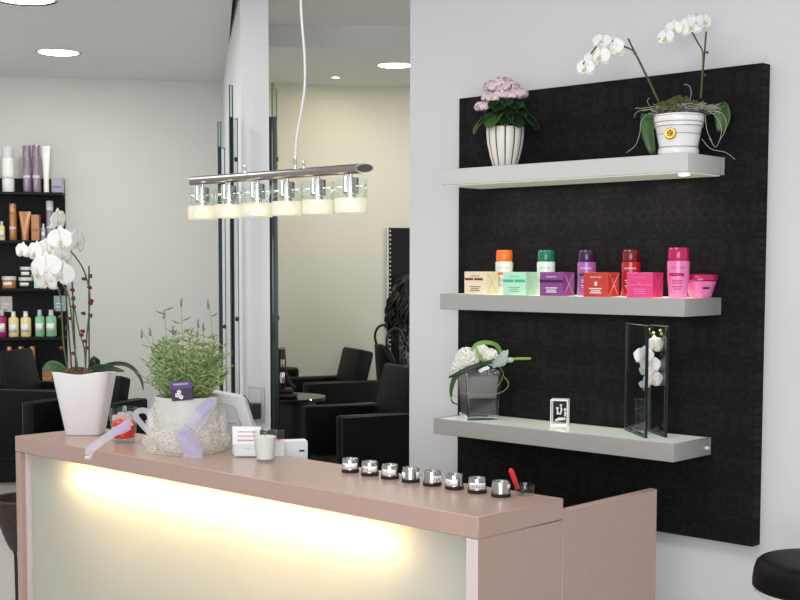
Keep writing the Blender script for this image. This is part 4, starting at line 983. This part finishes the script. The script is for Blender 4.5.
for (a0, a1, yt, yb_, mm, lab) in ((-2,10,297.5,313.5,'p_beige','small beige card fixed above the magenta and yellow bottles'),(52,64,297,313,'p_teal','small teal card fixed on the black back board')):
    p = SHP + Matrix.Rotation(WA,3,'Z') @ V((((a0+a1)/2-63)*PXM/.985 - (.012 if a1 > 60 else 0), -.0305, 0)); zc = 1.6+(268.3-(yt+yb_)/2)*PXM
    o = thing('wall_card', lab, 'card', V((p.x,p.y,zc)), WA, 'cards on the shelving back board'); w = (a1-a0)*PXM/2; h = (yb_-yt)*PXM/2
    obj('card', MB().rbox(-w,w,-.003,-.0004,-h,h,.001,1), mm, o)
    obj('print_line', MB().box(-w*.6,w*.5,-.0042,-.0031,-h*.1,h*.1).box(-w*.6,w*.2,-.0042,-.0031,-h*.5,-h*.35), 'p_silver', o, smooth=False)

# ------------------------------------------------------------------ black leather salon chairs
def salon_chair(label, d, l, face, zb=.37, w=.31, dp=.33, bh=.40, m='leather'):
    """face: angle (deg) of the facing direction from screen-left, positive turns towards the viewer"""
    dirv = -RH*cos(RAD(face)) - FH*sin(RAD(face)); rz = atan2(dirv.y, dirv.x) + pi/2     # local -Y faces dirv
    c = thing('salon_chair', label, 'chair', W(d,l,0), rz, 'black leather salon chairs')
    obj('armrest', MB().rbox(-w,-w+.09,-dp,dp,zb,.82,.018,3), m, c)
    obj('armrest', MB().rbox(w-.09,w,-dp,dp,zb,.82,.018,3), m, c)
    obj('seat', MB().rbox(-w+.092,w-.092,-dp+.01,dp-.12,zb,.56,.025,3), m, c)
    obj('seat_back_panel', MB().rbox(-w+.092,w-.092,dp-.118,dp,zb,.80,.012,2), m, c)
    X = T((0,dp-.16,.66)) @ RX(RAD(-14))
    bk = obj('backrest', MB().rbox(-w+.094,w-.094,-.05,.055,0,bh,.02,3,X), 'leather_grey' if m == 'leather' else m, c)
    for s in (-1,1): obj('piping', MB().tube([(s*(w-.006),-dp+.006,zb+.03),(s*(w-.006),-dp+.006,.812),(s*(w-.006),dp-.02,.819)],.003,6), 'piping', c)
    obj('pedestal', MB().lathe([(.035,.02),(.035,zb)],20), 'chrome', c)
    obj('base_plate', MB().lathe([(.28,0),(.28,.012),(.06,.03),(.001,.03)],40), 'chrome', c)
    return c
salon_chair('black leather salon chair in front of the product shelving',8.42,-2.34,168)
salon_chair('black leather salon chair half hidden behind the white orchid pot',7.5,-1.86,62,w=.26,dp=.26,bh=.30)
salon_chair('black leather salon chair by the cream wall, behind the small round table',8.98,-.492,24,zb=.10,w=.275,dp=.28,bh=.375)
salon_chair('large black leather salon chair closest to the counter, beside the white wall',7.06,-.17,24,zb=.10,dp=.29,bh=.40)

# small round table with device
tp = W(7.95,-.70,0)
tb = thing('side_table', 'small round black table between the glass panel and chairs', 'table', tp)
obj('table_top', MB().lathe([(.001,.772),(.232,.772),(.240,.778),(.240,.792),(.235,.798),(.001,.798)],56), 'gloss_black', tb)
obj('pedestal', MB().lathe([(.17,.02),(.17,.772)],40), 'black_plastic', tb)
obj('base_plate', MB().lathe([(.2,0),(.2,.01),(.04,.025),(.001,.025)],40), 'black_plastic', tb)
dk = thing('hair_clipper', 'black and silver cordless clipper in its charging stand on the round table', 'hair clipper', W(7.86,-.712,.7985), YAW)
obj('stand', MB().rbox(-.075,.075,-.06,.06,0,.028,.010,2).rbox(-.055,.050,-.03,.045,.026,.06,.012,2), 'black_plastic', dk)
cl = obj('body', MB().lathe([(.020,.055),(.026,.08),(.030,.16),(.026,.24),(.024,.30),(.001,.302)],20,(-.02,0,0)), 'gloss_black', dk)
obj('grip', MB().lathe([(.012,.09),(.016,.10),(.017,.15),(.013,.16)],14,(-.015,-.020,0)), 'chrome', cl)
obj('grip', MB().lathe([(.010,.19),(.014,.20),(.014,.235),(.010,.24)],14,(-.015,-.018,0)), 'steel', cl)
obj('blade', MB().rbox(-.042,.004,-.012,.012,.30,.316,.002,1), 'steel', cl)
obj('nozzle', MB().tube(smooth_path([(.0,-.01,.18),(.02,-.015,.12),(.045,-.02,.075),(.065,-.02,.06)],4),[.009]*6+[.012]*7,8), 'black_plastic', dk)
s2 = thing('bar_stool', 'black round stool top behind the clipper, by the cream wall', 'stool', W(9.5,-.88,0))
obj('seat', MB().lathe([(.001,.77),(.115,.77),(.122,.78),(.122,.84),(.112,.855),(.001,.857)],40), 'leather', s2)
obj('pole', MB().lathe([(.022,.02),(.022,.77)],20), 'chrome', s2)
obj('base', MB().lathe([(.17,0),(.17,.008),(.03,.025),(.001,.025)],40), 'chrome', s2)

# tall black mirror panel with beaded edge
ml = -.094; mp = W(back_d(ml)-.004, ml, 0)
mr = thing('mirror_panel', 'tall black wall panel with a beaded pale edge', 'wall panel', mp, WA)
obj('panel', MB().rbox(0,.62,-.035,0,.25,1.915,.003,1), 'gloss_black', mr)
eb = obj('edge_strip', MB().rbox(-.016,-.0005,-.03,0,.25,1.915,.001,1), 'device_grey', mr)
bd = MB()
for i in range(34): bd.ball((.010,-.037,1.89-i*.034),.0062,8,6)
bb = obj('bead_trim', bd, 'print_white', mr)

# ------------------------------------------------------------------ seated person at the right, mostly behind the wall
def person():
    base = W(9.42,.10,.19)
    p = thing('person', 'seated person with long dark curly hair and a black-and-white patterned top', 'person', base, YAW-pi/2+RAD(10)) # local +Y... faces local -Y? see below
    # local frame: person faces +Y (screen right and a little away)
    bm = bmesh.new(); J = {}; R_ = {}; E_ = []
    def j(n, co, r, par=None):
        J[n] = bm.verts.new(co); R_[n] = r
        if par: bm.edges.new((J[par], J[n]))
    j('pel',(0,0,.56),.135); j('abd',(0,-.01,.70),.118,'pel'); j('chest',(0,-.01,.90),.128,'abd'); j('neck0',(0,-.005,1.03),.075,'chest'); j('neck',(0,.01,1.11),.052,'neck0')
    j('head0',(0,.025,1.17),.075,'neck'); j('head',(0,.025,1.25),.092,'head0'); j('crown',(0,.015,1.32),.065,'head')
    for s, n in ((-1,'l'),(1,'r')):
        j('sh'+n,(s*.155,-.01,1.00),.060,'chest'); j('el'+n,(s*.20,.0,.74),.042,'sh'+n); j('wr'+n,(s*.15,.22,.66),.028,'el'+n); j('pa'+n,(s*.13,.29,.645),.026,'wr'+n)
        for k, (dx, ln) in enumerate(((-.026,.062),(-.009,.074),(.009,.070),(.025,.056))):
            j('f%d'%k+n,(s*.13+dx,.325,.643),.0095,'pa'+n); j('g%d'%k+n,(s*.13+dx,.325+ln*.55,.636),.0085,'f%d'%k+n); j('h%d'%k+n,(s*.13+dx,.325+ln,.620),.007,'g%d'%k+n)
        j('t0'+n,(s*.13-s*.032,.285,.640),.011,'pa'+n); j('t1'+n,(s*.13-s*.048,.315,.632),.009,'t0'+n)
        j('hip'+n,(s*.09,.03,.55),.098,'pel'); j('kn'+n,(s*.10,.44,.56),.064,'hip'+n); j('an'+n,(s*.10,.47,.12),.040,'kn'+n); j('to'+n,(s*.10,.60,.055),.034,'an'+n)
    me = bpy.data.meshes.new('body'); 
    bm.verts.index_update(); order = {n: v.index for n, v in J.items()}
    bm.to_mesh(me); bm.free()
    o = bpy.data.objects.new('body', me); COL.objects.link(o)
    md_ = o.modifiers.new('skin','SKIN'); md_.use_smooth_shade = True
    for n, i in order.items(): me.skin_vertices[0].data[i].radius = (R_[n], R_[n]*(.8 if n in ('chest','abd') else 1))
    me.skin_vertices[0].data[order['pel']].use_root = True
    sb = o.modifiers.new('sub','SUBSURF'); sb.levels = sb.render_levels = 2
    bpy.context.view_layer.update()
    m2 = bpy.data.meshes.new_from_object(o.evaluated_get(bpy.context.evaluated_depsgraph_get())); bpy.data.objects.remove(o)
    m2.name = 'body'
    # nose, brows and mouth pushed out of the face
    for v in m2.vertices:
        c = v.co
        for (cx, cz, r_, amt) in ((0,1.235,.022,.022),(0,1.195,.024,.008),(-.032,1.262,.018,-.007),(.032,1.262,.018,-.007)):
            if c.y > .07: 
                q = ((c.x-cx)**2+(c.z-cz)**2)/(r_*r_); c.y += amt*math.exp(-q)
    m2.materials.clear(); m2.materials.append(M['skin']); m2.materials.append(M['cabinet_black'])
    for f in m2.polygons:
        f.use_smooth = True; c = f.center; f.material_index = 1 if (c.z < .60 and abs(c.y-.03) < .5 and not (c.y > .2 and c.z > .62)) and c.z < .6 else 0
    b = bpy.data.objects.new('body', m2); COL.objects.link(b); b.parent = p
    # blouse: shell following the torso and upper arms
    bt = bmesh.new(); bt.from_mesh(m2)
    kill = [f for f in bt.faces if not (.57 < f.calc_center_median().z < 1.06 and f.calc_center_median().y < .16 and (f.calc_center_median().z > .66 or f.calc_center_median().y < .14))]
    bmesh.ops.delete(bt, geom=kill, context='FACES')
    bt.normal_update()
    for v in bt.verts: v.co += v.normal*.012
    mt = bpy.data.meshes.new('blouse'); bt.to_mesh(mt); bt.free(); mt.materials.clear(); mt.materials.append(M['blouse'])
    for f in mt.polygons: f.material_index = 0; f.use_smooth = True
    t = bpy.data.objects.new('blouse', mt); COL.objects.link(t); t.parent = p
    # long curly hair
    h = MB(); rh = random.Random(8)
    h.ball((0,.0,1.262),.112,20,14,sc=(.95,1.0,1.0))
    for i in range(120):
        a = rh.uniform(-2.75,-.39)+rh.choice((0,0,0,.0)); a = rh.uniform(pi*1.02,2*pi*.98)
        x, y = .098*cos(a), -.005+.100*sin(a); z = 1.24+rh.uniform(-.05,.09); L_ = rh.uniform(.16,.30); pts = []
        for k in range(12):
            t_ = k/11; sp = 1+.75*t_; pts.append((x*sp+.014*sin(9*t_+i), y*sp-.02*t_+.014*cos(8*t_+i*2), z-L_*t_))
        h.tube(pts,[.014-.006*abs(k/11-.3) for k in range(11)]+[.003],5)
    obj('hair', h, 'hair', p, ang=80)
    for sx in (-1,1): obj('eye', MB().ball((sx*.032,.103,1.260),.011,10,8), 'print_white', p)
    return p
person()
sc = thing('swivel_chair', 'black rounded chair with a looped armrest under the seated person', 'chair', W(9.42,.115,0), YAW-pi/2+RAD(10))
obj('seat', MB().rbox(-.24,.24,-.20,.25,.54,.605,.03,3), 'leather', sc)
obj('backrest', MB().grid(lambda u,v:((u-.5)*.50,-.25+.10*(2*u-1)**2*.8-.03*v,.60+.44*v*(1-.35*(2*u-1)**4)),15,10), 'leather', sc, solid=.05)
for s in (-1,1): obj('armrest', MB().tube(smooth_path([(s*.25,-.20,.93),(s*.27,-.26,1.06),(s*.275,-.24,1.15),(s*.275,-.17,1.16),(s*.275,-.10,1.02),(s*.275,.02,.86),(s*.27,.16,.83),(s*.245,.16,.60)],5),.010,8), 'black_plastic', sc)
obj('pedestal', MB().lathe([(.03,.02),(.03,.54)],18), 'chrome', sc)
obj('foot_rest', MB().rbox(-.18,.18,.40,.62,.20,.225,.006,2).tube([(0,.03,.30),(0,.25,.20),(0,.42,.21)],.014,8), 'chrome', sc)
obj('base_plate', MB().lathe([(.19,0),(.19,.012),(.05,.03),(.001,.03)],36), 'chrome', sc)

# ------------------------------------------------------------------ wicker basket behind the counter's left end
wk = thing('wicker_basket', 'dark woven basket on thin legs, peeking past the counter end', 'basket', W(6.05,-1.785,0), YAW)
def wv(u, v): a = u*2*pi; r_ = (.075+.085*v**.7)*(1+.03*sin(26*a+ (v*16)//1*pi)); return (r_*cos(a), r_*sin(a), .25+.245*v)
obj('bowl', MB().grid(wv,104,18,wrap=True).lathe([(.001,.25),(.077,.25)],32), 'wicker', wk, solid=.006)
obj('rim', MB().tube([(.162*cos(2*pi*i/40),.162*sin(2*pi*i/40),.495) for i in range(41)],.009,8), 'wicker', wk)
for k in range(3):
    a = 2*pi*k/3+pi; obj('leg', MB().tube([(.085*cos(a),.085*sin(a),.30),(.065*cos(a),.065*sin(a),.22),(.062*cos(a),.062*sin(a),.0)],.0085,8), 'black_plastic', wk)

# ------------------------------------------------------------------ front-room lighting
def area(name, loc, tgt, sx, sy, e, col=(1,1,1), spread=None):
    li = bpy.data.lights.new(name,'AREA'); li.shape = 'RECTANGLE'; li.size = sx; li.size_y = sy
    return light(name, li, loc, e, col, tgt, spread)
area('front_fill', (4.6,-6.6,1.9), (.3,-.6,1.2), 4.2, 2.6, 235, (.97,.98,1))  # unseen fill light added behind the camera; no window is built there
area('overhead_fill', (1.2,-2.6,CEIL_HI-.02), (1.2,-2.6,0), 1.6, 1.2, 42, (1,.98,.96))  # unseen fill lights added overhead, without fixtures
area('overhead_fill', (-1.8,-2.2,CEIL_HI-.02), (-1.8,-2.2,0), 1.6, 1.2, 40, (1,.98,.96))
area('bay_fill', W(7.7,-4.1,1.7), W(8.6,-1.5,1.5), 1.8, 1.8, 22, (.98,1,.97))  # fill lights added to brighten the back bays; these side walls have no openings
area('bay_fill', W(8.3,2.35,1.7), W(9.2,-.6,1.4), 1.6, 1.8, 36, (1,.98,.93))
for zz, x0 in ((Z1-.070,.35),(Z1-.070,.68),(Z1-.070,1.02)):
    area('shelf_lamp', (x0,-.18,zz), (x0,-.16,0), .22, .05, .75, (1,.92,.75))
for x0 in (.35,.68,1.0): area('shelf_lamp', (x0,-.18,Z2-.068), (x0,-.17,0), .22, .05, .35, (1,.94,.8))
wld = bpy.data.worlds.new('World'); SC.world = wld; wld.use_nodes = True
bg = wld.node_tree.nodes['Background']; bg.inputs[0].default_value = (.93,.96,1,1); bg.inputs[1].default_value = .75

# ------------------------------------------------------------------ camera
cam = bpy.data.cameras.new('camera'); co = bpy.data.objects.new('camera', cam); COL.objects.link(co); SC.camera = co
f = V((-sin(YAW)*cos(PIT), cos(YAW)*cos(PIT), -sin(PIT))); r0 = V((cos(YAW), sin(YAW), 0)); u0 = r0.cross(f)
r_ = r0*cos(ROLL)+u0*sin(ROLL); u_ = u0*cos(ROLL)-r0*sin(ROLL)
co.matrix_world = Matrix(((r_.x,u_.x,-f.x,CAM.x),(r_.y,u_.y,-f.y,CAM.y),(r_.z,u_.z,-f.z,CAM.z),(0,0,0,1)))
cam.sensor_width = 36; cam.lens = 1273.065/800*36; cam.shift_y = 58.1/800; cam.clip_start = .05
SC.view_settings.view_transform = 'Standard'; SC.view_settings.look = 'None'; SC.view_settings.gamma = 1; SC.view_settings.exposure = -.30
SC.view_settings.use_curve_mapping = False
SC.cycles.use_denoising = True; SC.cycles.max_bounces = 10; SC.cycles.transparent_max_bounces = 24
SC.cycles.sample_clamp_indirect = 22
